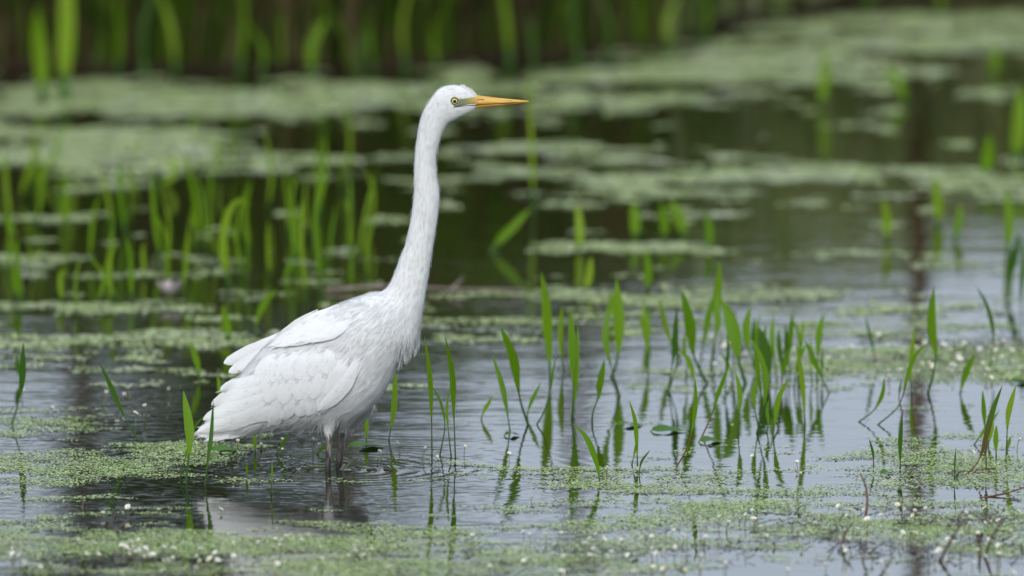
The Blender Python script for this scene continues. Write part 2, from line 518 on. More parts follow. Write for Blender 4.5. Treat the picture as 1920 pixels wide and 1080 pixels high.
# ------------------------------------------------------------------ floating mats
# (centre px, centre py, half width, half height, density)  surveyed in the photograph, laid on the water
PATCH_NEAR = [
    (90, 850, 290, 52, .62), (300, 838, 110, 18, .5), (270, 885, 200, 24, .55), (400, 903, 90, 9, .4), (30, 812, 110, 14, .7),
    (80, 905, 200, 10, .35), (40, 945, 130, 10, .4), (250, 930, 90, 5, .3),
    (300, 1021, 560, 17, 1.35), (-20, 1002, 150, 18, .9), (650, 1023, 330, 19, 1.2), (700, 1052, 260, 30, .95), (880, 1018, 260, 32, .95), (430, 1075, 220, 12, .6),
    (960, 920, 120, 8, .5), (1120, 912, 220, 18, .8), (1330, 915, 160, 20, .7), (1100, 985, 260, 30, .85), (1010, 1050, 260, 30, .9),
    (1300, 960, 250, 32, .85), (1440, 895, 110, 14, .5), (1390, 1010, 200, 20, .55), (1600, 880, 210, 22, .75), (1720, 850, 220, 22, .7), (1850, 890, 200, 40, .8),
    (1500, 925, 260, 12, .7), (1700, 940, 260, 26, .7), (1820, 990, 240, 50, .75), (1600, 1000, 200, 26, .7), (1480, 1035, 120, 16, .5), (1880, 1030, 130, 24, .6),
    (840, 935, 100, 6, .45), (690, 935, 90, 4, .4), (640, 897, 60, 3, .35), (860, 872, 60, 4, .4), (1000, 890, 70, 4, .3), (1200, 795, 50, 3, .3), (1440, 800, 70, 4, .3),
    (1740, 670, 330, 50, 1.15), (1480, 690, 140, 22, .85), (1420, 655, 90, 18, .5), (1300, 660, 60, 16, .35), (1600, 720, 70, 8, .6),
    (60, 785, 120, 5, .4), (180, 800, 120, 8, .4),
]
PATCH_FAR = [
    (200, 640, 300, 22, 1.0), (60, 690, 120, 7, .6), (250, 695, 180, 9, .7), (420, 690, 90, 8, .5), (120, 745, 90, 6, .4), (280, 720, 140, 8, .5),
    (160, 578, 240, 11, .9), (420, 600, 120, 9, .7), (350, 575, 60, 8, .6), (120, 486, 230, 11, 1.0), (270, 515, 30, 8, .6), (70, 455, 40, 9, .6), (120, 413, 110, 9, .8), (320, 440, 110, 7, .5), (500, 440, 120, 6, .5), (555, 455, 32, 8, .8),
    (560, 492, 34, 7, .8), (390, 515, 50, 8, .7), (430, 555, 40, 9, .7), (640, 480, 40, 7, .4), (690, 415, 40, 6, .4),
    (130, 285, 260, 44, 1.25), (340, 262, 90, 24, .9), (520, 300, 170, 10, .8), (430, 185, 520, 36, 1.3), (40, 205, 160, 22, 1.0), (760, 195, 180, 26, .9), (-60, 240, 120, 40, 1.0),
    (1000, 278, 190, 13, .85), (960, 300, 130, 8, .5), (1470, 335, 470, 22, 1.2), (1800, 335, 260, 26, 1.1), (1280, 362, 240, 12, .8), (1750, 370, 260, 14, .8), (1500, 385, 160, 7, .5),
    (1180, 190, 330, 22, 1.1), (900, 205, 120, 14, .7), (1150, 140, 330, 20, .9), (1420, 120, 220, 28, .9), (1700, 85, 260, 20, 1.2), (1880, 80, 160, 26, 1.2), (1800, 45, 260, 16, .9), (1500, 60, 160, 26, .6), (1420, 40, 130, 30, .5),
    (1610, 238, 100, 10, .7), (1750, 140, 130, 16, .5), (1850, 170, 80, 20, .4),
    (1250, 470, 300, 13, .8), (1010, 474, 70, 10, .8), (1560, 470, 220, 14, .6), (1130, 440, 40, 6, .5), (1205, 515, 30, 6, .7), (1270, 515, 26, 6, .7), (1160, 510, 30, 4, .4),
    (1150, 560, 190, 12, 1.0), (1450, 555, 230, 16, 1.0), (1650, 575, 180, 14, .6), (900, 605, 170, 10, .9), (1120, 595, 130, 8, .6), (1000, 548, 60, 8, .5), (880, 640, 60, 6, .5), (830, 690, 40, 6, .5), (1020, 625, 70, 5, .4), (1560, 605, 120, 6, .4),
    (850, 385, 40, 10, .6), (1330, 405, 60, 6, .5), (560, 550, 60, 6, .5), (1800, 530, 60, 5, .3),
]
rp = random.Random(21)
for q in range(150):
    PATCH_FAR.append((rp.uniform(-40, 1960), rp.uniform(370, 740), rp.uniform(10, 60), rp.uniform(2.5, 6), rp.uniform(.5, .9)))
for q in range(60):
    PATCH_FAR.append((rp.uniform(-40, 1960), rp.uniform(110, 370), rp.uniform(20, 70), rp.uniform(4, 9), rp.uniform(.5, .9)))
for q in range(130):
    PATCH_NEAR.append((rp.uniform(-40, 1960), rp.uniform(860, 1085), rp.uniform(12, 80), rp.uniform(1.5, 4), rp.uniform(.4, .7)))
PATCH_NEAR = [p for p in PATCH_NEAR if not (360 < p[0] < 720 and 905 < p[1] < 985)]
def to_px(x, y):
    dx = x; dy = y + DH; dz = -CAMH
    f = dy * FWD.y + dz * FWD.z
    u = dy * UPV.y + dz * UPV.z
    return 960 + FPX * dx / f, 540 - FPX * u / f

def fronds(patches, x0, x1, y0, y1, n, r0, r1, tilt, lift, seed, rag=0.6, nper=6, hk=1.0, thr=0.02, soft=2.6):
    g = np.random.default_rng(seed)
    x = g.uniform(x0, x1, n); y = g.uniform(y0, y1, n)
    o_ = np.argsort(-y); x, y = x[o_], y[o_]          # far to near: rows of the photo in order
    px, py = to_px(x, y)
    nz = 0.34 * NZ[0](x / 0.31 + 50, y / 0.34 + 50) + 0.38 * NZ[1](x / 0.13 + 50, y / 0.10 + 50) + 0.28 * NZ[2](x / 0.05 + 90, y / 0.04 + 90)
    f = np.full(n, -9.0)
    for (cx, cy, hw, hh_, d) in patches:
        h2 = hh_ * hk
        a0, a1 = np.searchsorted(py, [cy - h2 * 1.9, cy + h2 * 1.9])
        if a1 <= a0: continue
        q = (np.abs((px[a0:a1] - cx) / hw) ** 2.6 + np.abs((py[a0:a1] - cy) / h2) ** 2.6) ** (1 / 2.6)
        f[a0:a1] = np.maximum(f[a0:a1], (1.15 - q) * 0.55 * min(1, d) + (d - 1) * 0.28)
    s = f + (nz - 0.5) * rag * 2 - thr
    keep = s * soft > g.random(n)
    x, y, s = x[keep], y[keep], s[keep]
    m = len(x)
    r = g.uniform(r0, r1, m)
    asp = g.uniform(0.6, 1.0, m)
    an = g.uniform(0, 6.28, m)
    ta = g.normal(0, tilt, m); tb = g.normal(0, tilt, m)
    z = 0.0012 + g.random(m) * lift * np.clip(s * 2.5, 0.1, 1) * (0.3 + NZ[3](x / 0.05 + 20, y / 0.06 + 20)) + r * (np.abs(ta) + np.abs(tb)) * 0.55
    k = np.arange(nper) * (2 * math.pi / nper)
    lx = np.cos(k)[None] * r[:, None]; ly = np.sin(k)[None] * (r * asp)[:, None]
    X = lx * np.cos(an)[:, None] - ly * np.sin(an)[:, None]
    Y = lx * np.sin(an)[:, None] + ly * np.cos(an)[:, None]
    Z = X * ta[:, None] + Y * tb[:, None]
    V = np.stack([x[:, None] + X, y[:, None] + Y, z[:, None] + Z], -1).reshape(-1, 3)
    return V
Vd = fronds(PATCH_NEAR, -1.55, 1.55, -2.0, 2.9, 1500000, 0.0012, 0.0036, 0.10, 0.0018, 3, 1.0, 4, 1.05, -0.03, 1.5)
print('near fronds', len(Vd) // 4)
tag(link('duckweed', bulk_mesh('duckweed', Vd, 4), M['duck']), 'pale green duckweed floating in sheets around the wading egret', 'duckweed', kind='stuff')
Va = fronds(PATCH_FAR, -1.6, 1.6, 1.0, 4.2, 330000, 0.0030, 0.0062, 0.14, 0.004, 6, 1.0, 4, 0.9, 0.07, 2.4)
Vb = fronds(PATCH_FAR, -1.75, 1.75, 4.2, 12.5, 800000, 0.0042, 0.0082, 0.12, 0.005, 4, 0.85, 4, 0.80, 0.10, 5.0)
print('far fronds', (len(Va) + len(Vb)) // 4)
tag(link('floating_weed', bulk_mesh('floating_weed', np.concatenate([Va, Vb]), 4), M['duck_far']), 'blurred pale floating weed in bands across the water behind the egret', 'floating weed', kind='stuff')
# brown weed scraps: thin threads breaking the surface
def scraps(patches, x0, x1, y0, y1, n, seed):
    g = np.random.default_rng(seed)
    x = g.uniform(x0, x1, n); y = g.uniform(y0, y1, n)
    px, py = to_px(x, y)
    f = np.zeros(n)
    for (cx, cy, hw, hh_, d) in patches:
        q = np.sqrt(((px - cx) / hw) ** 2 + ((py - cy) / hh_) ** 2)
        f = np.maximum(f, (1 - q) * d)
    nz = NZ[4](x / 0.07 + 20, y / 0.09 + 20)
    k = f * (nz > 0.52) > g.random(n) * 0.8
    x, y = x[k], y[k]; m = len(x)
    an = g.uniform(0, 6.28, m); L = g.uniform(0.006, 0.026, m); w = g.uniform(0.0007, 0.002, m)
    up = g.uniform(0, 0.010, m)
    c, s_ = np.cos(an), np.sin(an)
    z = np.full(m, 0.0035)
    A = np.stack([x - c * L - s_ * w, y - s_ * L + c * w, z - 0.002], -1); B = np.stack([x - c * L + s_ * w, y - s_ * L - c * w, z - 0.002], -1)
    D = np.stack([x + c * L + s_ * w, y + s_ * L - c * w, z + up], -1); E = np.stack([x + c * L - s_ * w, y + s_ * L + c * w, z + up + w], -1)
    return np.stack([A, B, D, E], 1).reshape(-1, 3)
SCR = [(200, 1060, 420, 40, .9), (900, 1050, 400, 40, .5), (1700, 1000, 400, 70, .9), (1400, 1020, 300, 40, .5), (1750, 660, 300, 50, .8), (1400, 660, 160, 30, .7), (430, 842, 80, 12, .9), (1790, 895, 120, 16, .8), (640, 880, 120, 8, .3)]
tag(link('weed_scraps', bulk_mesh('weed_scraps', scraps(SCR, -1.5, 1.5, -2, 2.9, 40000, 5), 4), M['weed']),
    'brown threads of water weed breaking the surface among the duckweed', 'water weed', kind='stuff')

# ------------------------------------------------------------------ egret
def smooth_path(rows, n):
    A = [Vector(r[:3]) for r in rows]
    return catmull(A, n)
ST = [ # back/top edge, front/under edge, half width in depth (px)
    (896, 182, 897, 202, 7.5), (885, 170, 884, 211, 13), (868, 161, 870, 217.5, 17), (845, 158, 853, 226, 19), (822, 166, 840, 233, 19.5), (805, 187, 835, 241, 19),
    (794, 205, 831, 249, 18.5), (786, 228, 827, 260, 18), (781, 255, 822.5, 278, 18), (776.5, 291, 819, 298, 18), (775, 330, 820.5, 331, 18.5), (775, 356, 825, 358, 19.5),
    (773, 380, 824.5, 381, 20), (768, 416, 820, 420, 20.5), (758.7, 458, 814, 457, 22), (749.4, 481, 810.5, 480, 23), (740, 508, 806, 508, 25), (728.6, 533, 801, 540, 28),
    (715, 546, 794, 580, 34), (697, 547, 788.5, 612, 44), (673, 555, 781, 648, 56), (650, 563, 754, 675, 65), (625, 572, 736, 709, 70), (599, 582, 712, 748, 73),
    (570, 595, 682, 778, 73), (540, 614, 645, 796, 70), (512, 634, 600, 803, 64), (488, 656, 555, 803, 55), (462, 686, 510, 806, 43), (438, 720, 470, 812, 30),
    (412, 752, 430, 815, 18), (388, 785, 398, 819, 9), (374, 806, 378, 816, 3)]
def lerp_rows(rows, per):
    out = []
    n = len(rows)
    for i in range(n - 1):
        p0 = rows[max(i - 1, 0)]; p1 = rows[i]; p2 = rows[i + 1]; p3 = rows[min(i + 2, n - 1)]
        for k in range(per):
            u = k / per
            out.append(tuple(0.5 * ((2 * b) + (c - a) * u + (2 * a - 5 * b + 4 * c - d) * u * u + (3 * b - a - 3 * c + d) * u ** 3) for a, b, c, d in zip(p0, p1, p2, p3)))
    out.append(rows[-1])
    return out
def slim(r, d):
    tx, ty, bx2, by2, hw = r
    L = math.hypot(tx - bx2, ty - by2); u = d / L
    return (tx + (bx2 - tx) * u, ty + (by2 - ty) * u, bx2 + (tx - bx2) * u, by2 + (ty - by2) * u, max(hw - d, 2))
ST = [slim(r, 1.2) for r in ST]
rows = lerp_rows(ST, 3)
KB = K(0)
ringV, ringF, centres = [], [], []
NS = 28
for (tx, ty, bx_, by_, hw) in rows:
    T = P(tx, ty, 0); B_ = P(bx_, by_, 0)
    c = (T + B_) / 2; v = (T - B_) / 2
    centres.append(c)
    for k in range(NS):
        a = 2 * math.pi * k / NS
        ca, sa = math.cos(a), math.sin(a)
        ringV.append(c + v * ca + Vector((0, hw * KB, 0)) * (math.copysign(abs(sa) ** 0.9, sa)))
nr = len(rows)
for i in range(nr - 1):
    for k in range(NS):
        k2 = (k + 1) % NS
        ringF.append((i * NS + k, i * NS + k2, (i + 1) * NS + k2, (i + 1) * NS + k))
ringF.append(tuple(range(NS))[::-1]); ringF.append(tuple((nr - 1) * NS + k for k in range(NS)))
def leg_tube(pts, dy):
    path = [P(x, y, 0) + Vector((0, d, 0)) for (x, y, r, d) in pts]
    rad = [r * KB for (_, _, r, _) in pts]
    pp = catmull(path, 24)
    # interpolate radii by arc length
    cum = [0]
    for a, b in zip(path, path[1:]): cum.append(cum[-1] + (b - a).length)
    rr = [float(np.interp(cum[-1] * i / 24, cum, rad)) for i in range(25)]
    return tube_data(pp, rr, 14)
LEGS = [leg_tube([(632, 745, 34, -.020), (622, 772, 22, -.026), (617, 792, 13, -.028), (616.5, 808, 7.6, -.028), (616.5, 818, 6.3, -.028), (616.5, 838, 6.0, -.028), (615.5, 880, 6.0, -.028), (614, 930, 5.6, -.028), (609, 1010, 6, -.028), (622, 1090, 5, -.028)], 0),
        leg_tube([(672, 750, 36, .020), (660, 778, 25, .026), (650, 794, 15, .028), (644.5, 808, 9, .028), (642.5, 820, 7.2, .028), (640, 838, 7.2, .028), (634.5, 876, 6.6, .028), (630, 930, 6, .028), (622, 1010, 6, .028), (634, 1090, 5, .028)], 0)]
allV = list(ringV); allF = list(ringF)
for v2, f2 in LEGS:
    o = len(allV); allV += v2; allF += [tuple(i + o for i in f) for f in f2]
tmp = link('tmp', pymesh('tmp', allV, allF), None)
bm = bmesh.new(); bm.from_mesh(tmp.data); bmesh.ops.recalc_face_normals(bm, faces=bm.faces); bm.to_mesh(tmp.data); bm.free()
mod = tmp.modifiers.new('r', 'REMESH'); mod.mode = 'VOXEL'; mod.voxel_size = 0.0032; mod.use_smooth_shade = True
ms_ = tmp.modifiers.new('s', 'SMOOTH'); ms_.factor = 0.5; ms_.iterations = 3
dg = bpy.context.evaluated_depsgraph_get()
body_me = bpy.data.meshes.new_from_object(tmp.evaluated_get(dg))
bpy.data.objects.remove(tmp)

def white_mat(name, tint, streak, uvstreak=False):
    m, t, b = new_mat(name)
    tc = N(t, 'ShaderNodeTexCoord')
    mp = N(t, 'ShaderNodeMapping')
    if uvstreak:
        mp.inputs['Scale'].default_value = (9, 34, 1)
        t.links.new(tc.outputs['UV'], mp.inputs[0])
    else:
        mp.inputs['Scale'].default_value = streak
        t.links.new(tc.outputs['Object'], mp.inputs[0])
    ns = N(t, 'ShaderNodeTexNoise', Scale=1.0, Detail=4.0)
    t.links.new(mp.outputs[0], ns.inputs['Vector'])
    lo = tuple(x * 0.93 for x in tint)
    t.links.new(ramp(t, ns.outputs['Fac'], [(0.3, lo), (0.65, tint)]), b.inputs['Base Color'])
    b.inputs['Roughness'].default_value = 0.75
    b.inputs['Specular IOR Level'].default_value = 0.25
    b.inputs['Sheen Weight'].default_value = 0.15
    bp = N(t, 'ShaderNodeBump'); bp.inputs['Strength'].default_value = 0.35; bp.inputs['Distance'].default_value = 0.0012
    t.links.new(ns.outputs['Fac'], bp.inputs['Height']); t.links.new(bp.outputs[0], b.inputs['Normal'])
    return m
M['white'] = white_mat('white_plumage', (0.80, 0.80, 0.79), (60, 60, 40))
M['feather'] = white_mat('white_feather', (0.82, 0.82, 0.815), None, True)
M['strand'] = island_mat('white_down', [(0, (0.76, 0.76, 0.755)), (1, (0.82, 0.82, 0.815))], 0.8, 0.15, 0.15)
def leg_material():
    m, t, b = new_mat('scaly_leg_skin')
    tc = N(t, 'ShaderNodeTexCoord'); sp = N(t, 'ShaderNodeSeparateXYZ')
    t.links.new(tc.outputs['Object'], sp.inputs[0])
    mp = N(t, 'ShaderNodeMapping'); mp.inputs['Scale'].default_value = (1.5, 1.5, 0.45)
    t.links.new(tc.outputs['Object'], mp.inputs[0])
    ns = N(t, 'ShaderNodeTexNoise', Scale=110.0, Detail=4.0); t.links.new(mp.outputs[0], ns.inputs['Vector'])
    vo = N(t, 'ShaderNodeTexVoronoi', Scale=260.0); t.links.new(mp.outputs[0], vo.inputs['Vector'])
    mr = N(t, 'ShaderNodeMapRange'); mr.inputs['From Min'].default_value = 0.0; mr.inputs['From Max'].default_value = 0.05
    mr.inputs['To Min'].default_value = -0.30; mr.inputs['To Max'].default_value = 0.10
    t.links.new(sp.outputs['Z'], mr.inputs['Value'])
    ad = N(t, 'ShaderNodeMath', operation='ADD'); t.links.new(ns.outputs['Fac'], ad.inputs[0]); t.links.new(mr.outputs[0], ad.inputs[1])
    t.links.new(ramp(t, ad.outputs[0], [(0.34, (0.018, 0.016, 0.015)), (0.52, (0.09, 0.076, 0.068)), (0.70, (0.32, 0.28, 0.245))]), b.inputs['Base Color'])
    b.inputs['Roughness'].default_value = 0.45
    bp = N(t, 'ShaderNodeBump'); bp.inputs['Strength'].default_value = 0.6; bp.inputs['Distance'].default_value = 0.0008
    t.links.new(vo.outputs['Distance'], bp.inputs['Height']); t.links.new(bp.outputs[0], b.inputs['Normal'])
    return m
M['legskin'] = leg_material()
def beak_material():
    m, t, b = new_mat('yellow_horn')
    tc = N(t, 'ShaderNodeTexCoord')
    mp = N(t, 'ShaderNodeMapping'); mp.inputs['Scale'].default_value = (25, 160, 260)
    t.links.new(tc.outputs['Object'], mp.inputs[0])
    ns = N(t, 'ShaderNodeTexNoise', Scale=1.0, Detail=3.0)
    t.links.new(mp.outputs[0], ns.inputs['Vector'])
    t.links.new(ramp(t, ns.outputs['Fac'], [(0.25, (0.30, 0.14, 0.04)), (0.42, (0.66, 0.36, 0.05)), (0.75, (0.80, 0.50, 0.12))]), b.inputs['Base Color'])
    b.inputs['Roughness'].default_value = 0.35
    return m
M['horn'] = beak_material()
def lore_material():
    m, t, b = new_mat('bare_lore_skin')
    tc = N(t, 'ShaderNodeTexCoord'); sp = N(t, 'ShaderNodeSeparateXYZ')
    t.links.new(tc.outputs['Object'], sp.inputs[0])
    mr = N(t, 'ShaderNodeMapRange'); mr.inputs['From Min'].default_value = P(852, 0, 0).x; mr.inputs['From Max'].default_value = P(894, 0, 0).x
    t.links.new(sp.outputs['X'], mr.inputs['Value'])
    ns = N(t, 'ShaderNodeTexNoise', Scale=260.0, Detail=3.0); t.links.new(tc.outputs['Object'], ns.inputs['Vector'])
    ad = N(t, 'ShaderNodeMath', operation='MULTIPLY_ADD'); ad.inputs[1].default_value = 0.9; t.links.new(ns.outputs['Fac'], ad.inputs[0])
    su = N(t, 'ShaderNodeMath', operation='SUBTRACT'); su.inputs[1].default_value = 0.45; t.links.new(mr.outputs[0], su.inputs[0]); t.links.new(su.outputs[0], ad.inputs[2])
    t.links.new(ramp(t, ad.outputs[0], [(0.1, (0.13, 0.17, 0.12)), (0.5, (0.24, 0.25, 0.10)), (0.95, (0.62, 0.42, 0.08))]), b.inputs['Base Color'])
    b.inputs['Roughness'].default_value = 0.5
    return m
M['lore'] = lore_material()
M['iris'] = plain_mat('yellow_iris', (0.75, 0.60, 0.10), (0.85, 0.74, 0.28), 300, 0.2, 0)
M['pupil'] = plain_mat('black_pupil', (0.004, 0.004, 0.004), (0.006, 0.006, 0.006), 30, 0.08, 0, 0.6)
M['eyering'] = plain_mat('eye_ring_skin', (0.13, 0.17, 0.06), (0.30, 0.34, 0.12), 300, 0.5, 0)

FOOT = P(625, 880, 0)
egret = empty('great_egret', (0, 0, 0), 'tall white egret standing in shallow water with its neck stretched up', 'bird')
body_me.materials.clear()
body = bpy.data.objects.new('body', body_me)
body_me.materials.append(M['white']); body_me.materials.append(M['legskin'])
C.objects.link(body); body.parent = egret
nv = len(body_me.vertices)
co = np.zeros(nv * 3); body_me.vertices.foreach_get('co', co); co = co.reshape(-1, 3)
nf = len(body_me.polygons)
fc = np.zeros(nf * 3); body_me.polygons.foreach_get('center', fc); fc = fc.reshape(-1, 3)
fn = np.zeros(nf * 3); body_me.polygons.foreach_get('normal', fn); fn = fn.reshape(-1, 3)
zleg = np.array([P(0, 813, 0).z])[0]
mi = (fc[:, 2] + 0.003 * np.sin(fc[:, 0] * 900) < zleg).astype(np.int32)
# the tail tip also hangs low: keep it white
mi[fc[:, 0] < P(598, 0, 0).x] = 0
body_me.polygons.foreach_set('material_index', mi)
body_me.polygons.foreach_set('use_smooth', np.ones(nf, dtype=bool))
bvh = BVHTree.FromPolygons([Vector(v) for v in co], [tuple(p.vertices) for p in body_me.polygons])

def near_y(x, z):
    h = bvh.ray_cast(Vector((x, -1.0, z)), Vector((0, 1, 0)))
    return h[0].y if h[0] is not None else None

# ---- wing feathers, laid over the body's flank.  coordinates of the body close-up: px = 340+X/2.7, py = 520+Y/2.7
def zb(X, Y): return (340 + X / 2.7, 520 + Y / 2.7)
feather_objs = []
def feather_mesh(root, tip, width, layer, curve=0.0, shape='round', y_fixed=None, lift=0.0, flip=False):
    jt = lambda q, a: (q[0] + random.uniform(-a, a), q[1] + random.uniform(-a, a))
    rx, ry = zb(*jt(root, 8)); tx, ty = zb(*jt(tip, 7)); w = width * random.uniform(1.08, 1.22) / 2.7
    dx, dy = tx - rx, ty - ry
    L = math.hypot(dx, dy)
    ux, uy = dx / L, dy / L
    nx, ny = -uy, ux
    NU, NVV = 14, 6
    V, uvs, ys = [], [], []
    for i in range(NU + 1):
        t = 1 - (1 - i / NU) ** 1.7
        if shape == 'round':
            pr = (0.5 + 0.5 * min(1, t / 0.5)) * max(0.0, 1 - max(0, (t - 0.55) / 0.45) ** 2.6) ** 0.5 if t < 0.999 else 0.10
        elif shape == 'long':
            pr = (0.6 + 0.4 * min(1, t / 0.4)) * (1 - max(0, (t - 0.55) / 0.45) ** 2.0) ** 0.62 if t < 1 else 0.05
        else:
            pr = (0.25 + 0.75 * min(1, t / 0.4)) * (1 - t ** 2.6) ** 0.8 if t < 1 else 0.03
        bow = curve * L * math.sin(math.pi * t) * 0.5
        for j in range(NVV + 1):
            s = (j / NVV - 0.5) * 2
            jit = 1.0 + (random.uniform(-0.05, 0.05) if abs(s) > 0.9 else 0)
            qx = rx + ux * L * t + nx * (s * w * 0.5 * pr * jit + bow) + ux * (-(s * s) * w * 0.03)
            qy = ry + uy * L * t + ny * (s * w * 0.5 * pr * jit + bow) + uy * (-(s * s) * w * 0.03)
            p = P(qx, qy, 0)
            if y_fixed is not None: yy = y_fixed
            else: yy = near_y(p.x, p.z)
            ys.append(yy)
            V.append([p.x, yy, p.z, t, s])
            uvs.append((0.5 + s * 0.5, t))
    # points off the body keep the depth of the nearest point on it, rounding a little away
    got = [(v[0], v[2], v[1]) for v in V if v[1] is not None]
    if not got: got = [(V[0][0], V[0][2], -0.02)]
    G = np.array(got)
    out = []
    for v in V:
        if v[1] is None:
            d = np.hypot(G[:, 0] - v[0], G[:, 1] - v[2])
            v[1] = float(np.average(G[:, 2], weights=1 / (d + 0.004) ** 3))
    # smooth depth a bit over the sheet
    Yg = np.array([v[1] for v in V]).reshape(NU + 1, NVV + 1)
    for _ in range(4):
        Pd = np.pad(Yg, 1, mode='edge')
        Yg = 0.4 * Yg + 0.15 * (Pd[:-2, 1:-1] + Pd[2:, 1:-1] + Pd[1:-1, :-2] + Pd[1:-1, 2:])
    for v, yy in zip(V, Yg.ravel()):
        t, s = v[3], v[4]
        camber = (1 - s * s) * 0.0013 + (0.0002 if abs(s) < 0.2 else 0)
        y = yy - 0.0004 - (0.0010 + layer * (0.0011 if shape == 'long' else 0.0007 if shape == 'point' else 0.00036) + camber) * min(1.0, t / 0.3) - lift * t * t * 0.5
        out.append((v[0], y, v[2]))
    F = []
    for i in range(NU):
        for j in range(NVV):
            a = i * (NVV + 1) + j
            F.append((a, a + 1, a + NVV + 2, a + NVV + 1))
    return pymesh('feather', out, F, True, uvs)
FE = []   # (part, root, tip, width, layer, curve, shape, lift)
def fe(*a): FE.append(a)
# tail
for r_, t_, w_ in [((380, 700), (72, 800), 62), ((380, 715), (95, 812), 52), ((400, 730), (128, 824), 48), ((420, 745), (180, 818), 44), ((360, 690), (85, 780), 60)]:
    fe('tail', r_, t_, w_, 0, 0.02, 'long', 0.0)
# primaries
for k, (r_, t_, w_) in enumerate([((560, 660), (240, 712), 55), ((540, 640), (190, 742), 60), ((545, 600), (150, 772), 66), ((530, 570), (84, 790), 72), ((510, 530), (108, 722), 74), ((490, 500), (150, 640), 70), ((480, 470), (196, 566), 62)]):
    fe('wing', r_, t_, w_, 1 + k * 0.35, -0.03, 'long', 0.001)
# secondaries and greater coverts, hanging
for k, (r_, t_, w_) in enumerate([((530, 470), (265, 712), 78), ((560, 490), (345, 702), 84), ((575, 520), (455, 738), 84), ((625, 520), (505, 705), 78), ((660, 525), (585, 697), 78), ((710, 520), (640, 690), 74), ((760, 510), (700, 668), 72)]):
    fe('wing', r_, t_, w_, 3.4 + k * 0.2, 0.05, 'round', 0.002)
# median coverts
for k, (r_, t_, w_) in enumerate([((500, 430), (345, 612), 86), ((545, 425), (425, 628), 90), ((600, 420), (510, 626), 92), ((660, 415), (590, 612), 92), ((720, 410), (668, 600), 88), ((775, 400), (738, 584), 84), ((825, 395), (795, 560), 80)]):
    fe('wing', r_, t_, w_, 5.0 + k * 0.2, 0.05, 'round', 0.001)
# lesser coverts
for k, (r_, t_, w_) in enumerate([((480, 385), (390, 512), 76), ((535, 375), (455, 512), 80), ((590, 368), (525, 505), 82), ((645, 360), (595, 497), 82), ((700, 355), (660, 488), 80), ((755, 352), (728, 476), 78)]):
    fe('wing', r_, t_, w_, 6.6 + k * 0.15, 0.04, 'round', 0.0)
# long smooth feathers along the wing's leading edge
fe('wing', (893, 380), (760, 625), 46, 3.4, -0.10, 'long', 0.003)
fe('wing', (893, 398), (688, 664), 62, 4.2, -0.13, 'long', 0.004)
# scapulars over the back
for k, (r_, t_, w_) in enumerate([((700, 200), (440, 345), 60), ((780, 190), (470, 338), 70), ((830, 195), (530, 330), 64), ((865, 205), (590, 322), 56), ((860, 222), (650, 304), 46)]):
    fe('mantle', r_, t_, w_, 4.4 + k * 0.7, -0.06, 'point', 0.003)
for k, (r_, t_, w_) in enumerate([((690, 172), (450, 318), 60), ((800, 140), (560, 245), 56)]):
    fe('mantle', r_, t_, w_, 3.0 + k, -0.04, 'point', 0.0)

wing_root = {}
# the wing itself: a smooth pad under its feathers
def patch_mesh(name, poly, layer, n=18):
    xs_ = [p[0] for p in poly]; ys_ = [p[1] for p in poly]
    cx, cy = sum(xs_) / len(xs_), sum(ys_) / len(ys_)
    ring = catmull([(*p, 0) for p in poly + [poly[0]]], 40)[:-1]
    V, F = [], []
    RN = 7
    def put(X, Y, off):
        p = P(*zb(X, Y), 0)
        yy = near_y(p.x, p.z)
        V.append((p.x, (yy if yy is not None else 0.0) - off, p.z))
    put(cx, cy, layer)
    for r_ in range(1, RN + 1):
        u = r_ / RN
        for q in ring:
            put(cx + (q.x - cx) * u, cy + (q.y - cy) * u, layer * (1 - u ** 4) - 0.001 * u ** 6)
    m_ = len(ring)
    for k in range(m_): F.append((0, 1 + k, 1 + (k + 1) % m_))
    for r_ in range(RN - 1):
        for k in range(m_):
            a = 1 + r_ * m_ + k; b = 1 + r_ * m_ + (k + 1) % m_
            F.append((a, a + m_, b + m_, b))
    return pymesh(name, V, F)
for part, poly, lay in [('wing', [(880, 370), (860, 480), (740, 610), (600, 640), (430, 640), (400, 560), (460, 440), (560, 350), (740, 320)], 0.002),
                        ('mantle', [(850, 170), (830, 220), (700, 260), (560, 310), (500, 320), (560, 260), (700, 190)], 0.002),
                        ('tail', [(420, 690), (400, 760), (250, 790), (200, 770), (280, 700)], 0.001)]:
    wing_root[part] = link(part, patch_mesh(part, poly, lay), M['white'], egret)
fmeshes = []
for (part, r_, t_, w_, lay, cur, shp, lift) in FE:
    me = feather_mesh(r_, t_, w_, lay, cur, shp, None, lift)
    o = link('feather', me, M['feather'], wing_root[part])
    fmeshes.append(me)
# the far wing and its tertials showing above the tail
farw = link('far_wing', pymesh('far_wing', [(v.co.x, -v.co.y, v.co.z) for v in wing_root['wing'].data.vertices], [tuple(p.vertices) for p in wing_root['wing'].data.polygons]), M['white'], egret)
farw.name = 'wing'
for k, (r_, t_, w_, yf) in enumerate([((560, 300), (284, 474), 58, 0.012), ((560, 285), (233, 482), 64, 0.018), ((560, 270), (213, 440), 70, 0.024)]):
    link('feather', feather_mesh(r_, t_, w_, 0, -0.05, 'round', yf, 0.0), M['feather'], farw)
for (part, r_, t_, w_, lay, cur, shp, lift), me in zip(FE, fmeshes):
    if part == 'wing':
        o = link('feather', me, None, farw); o.scale = (1, -1, 1)

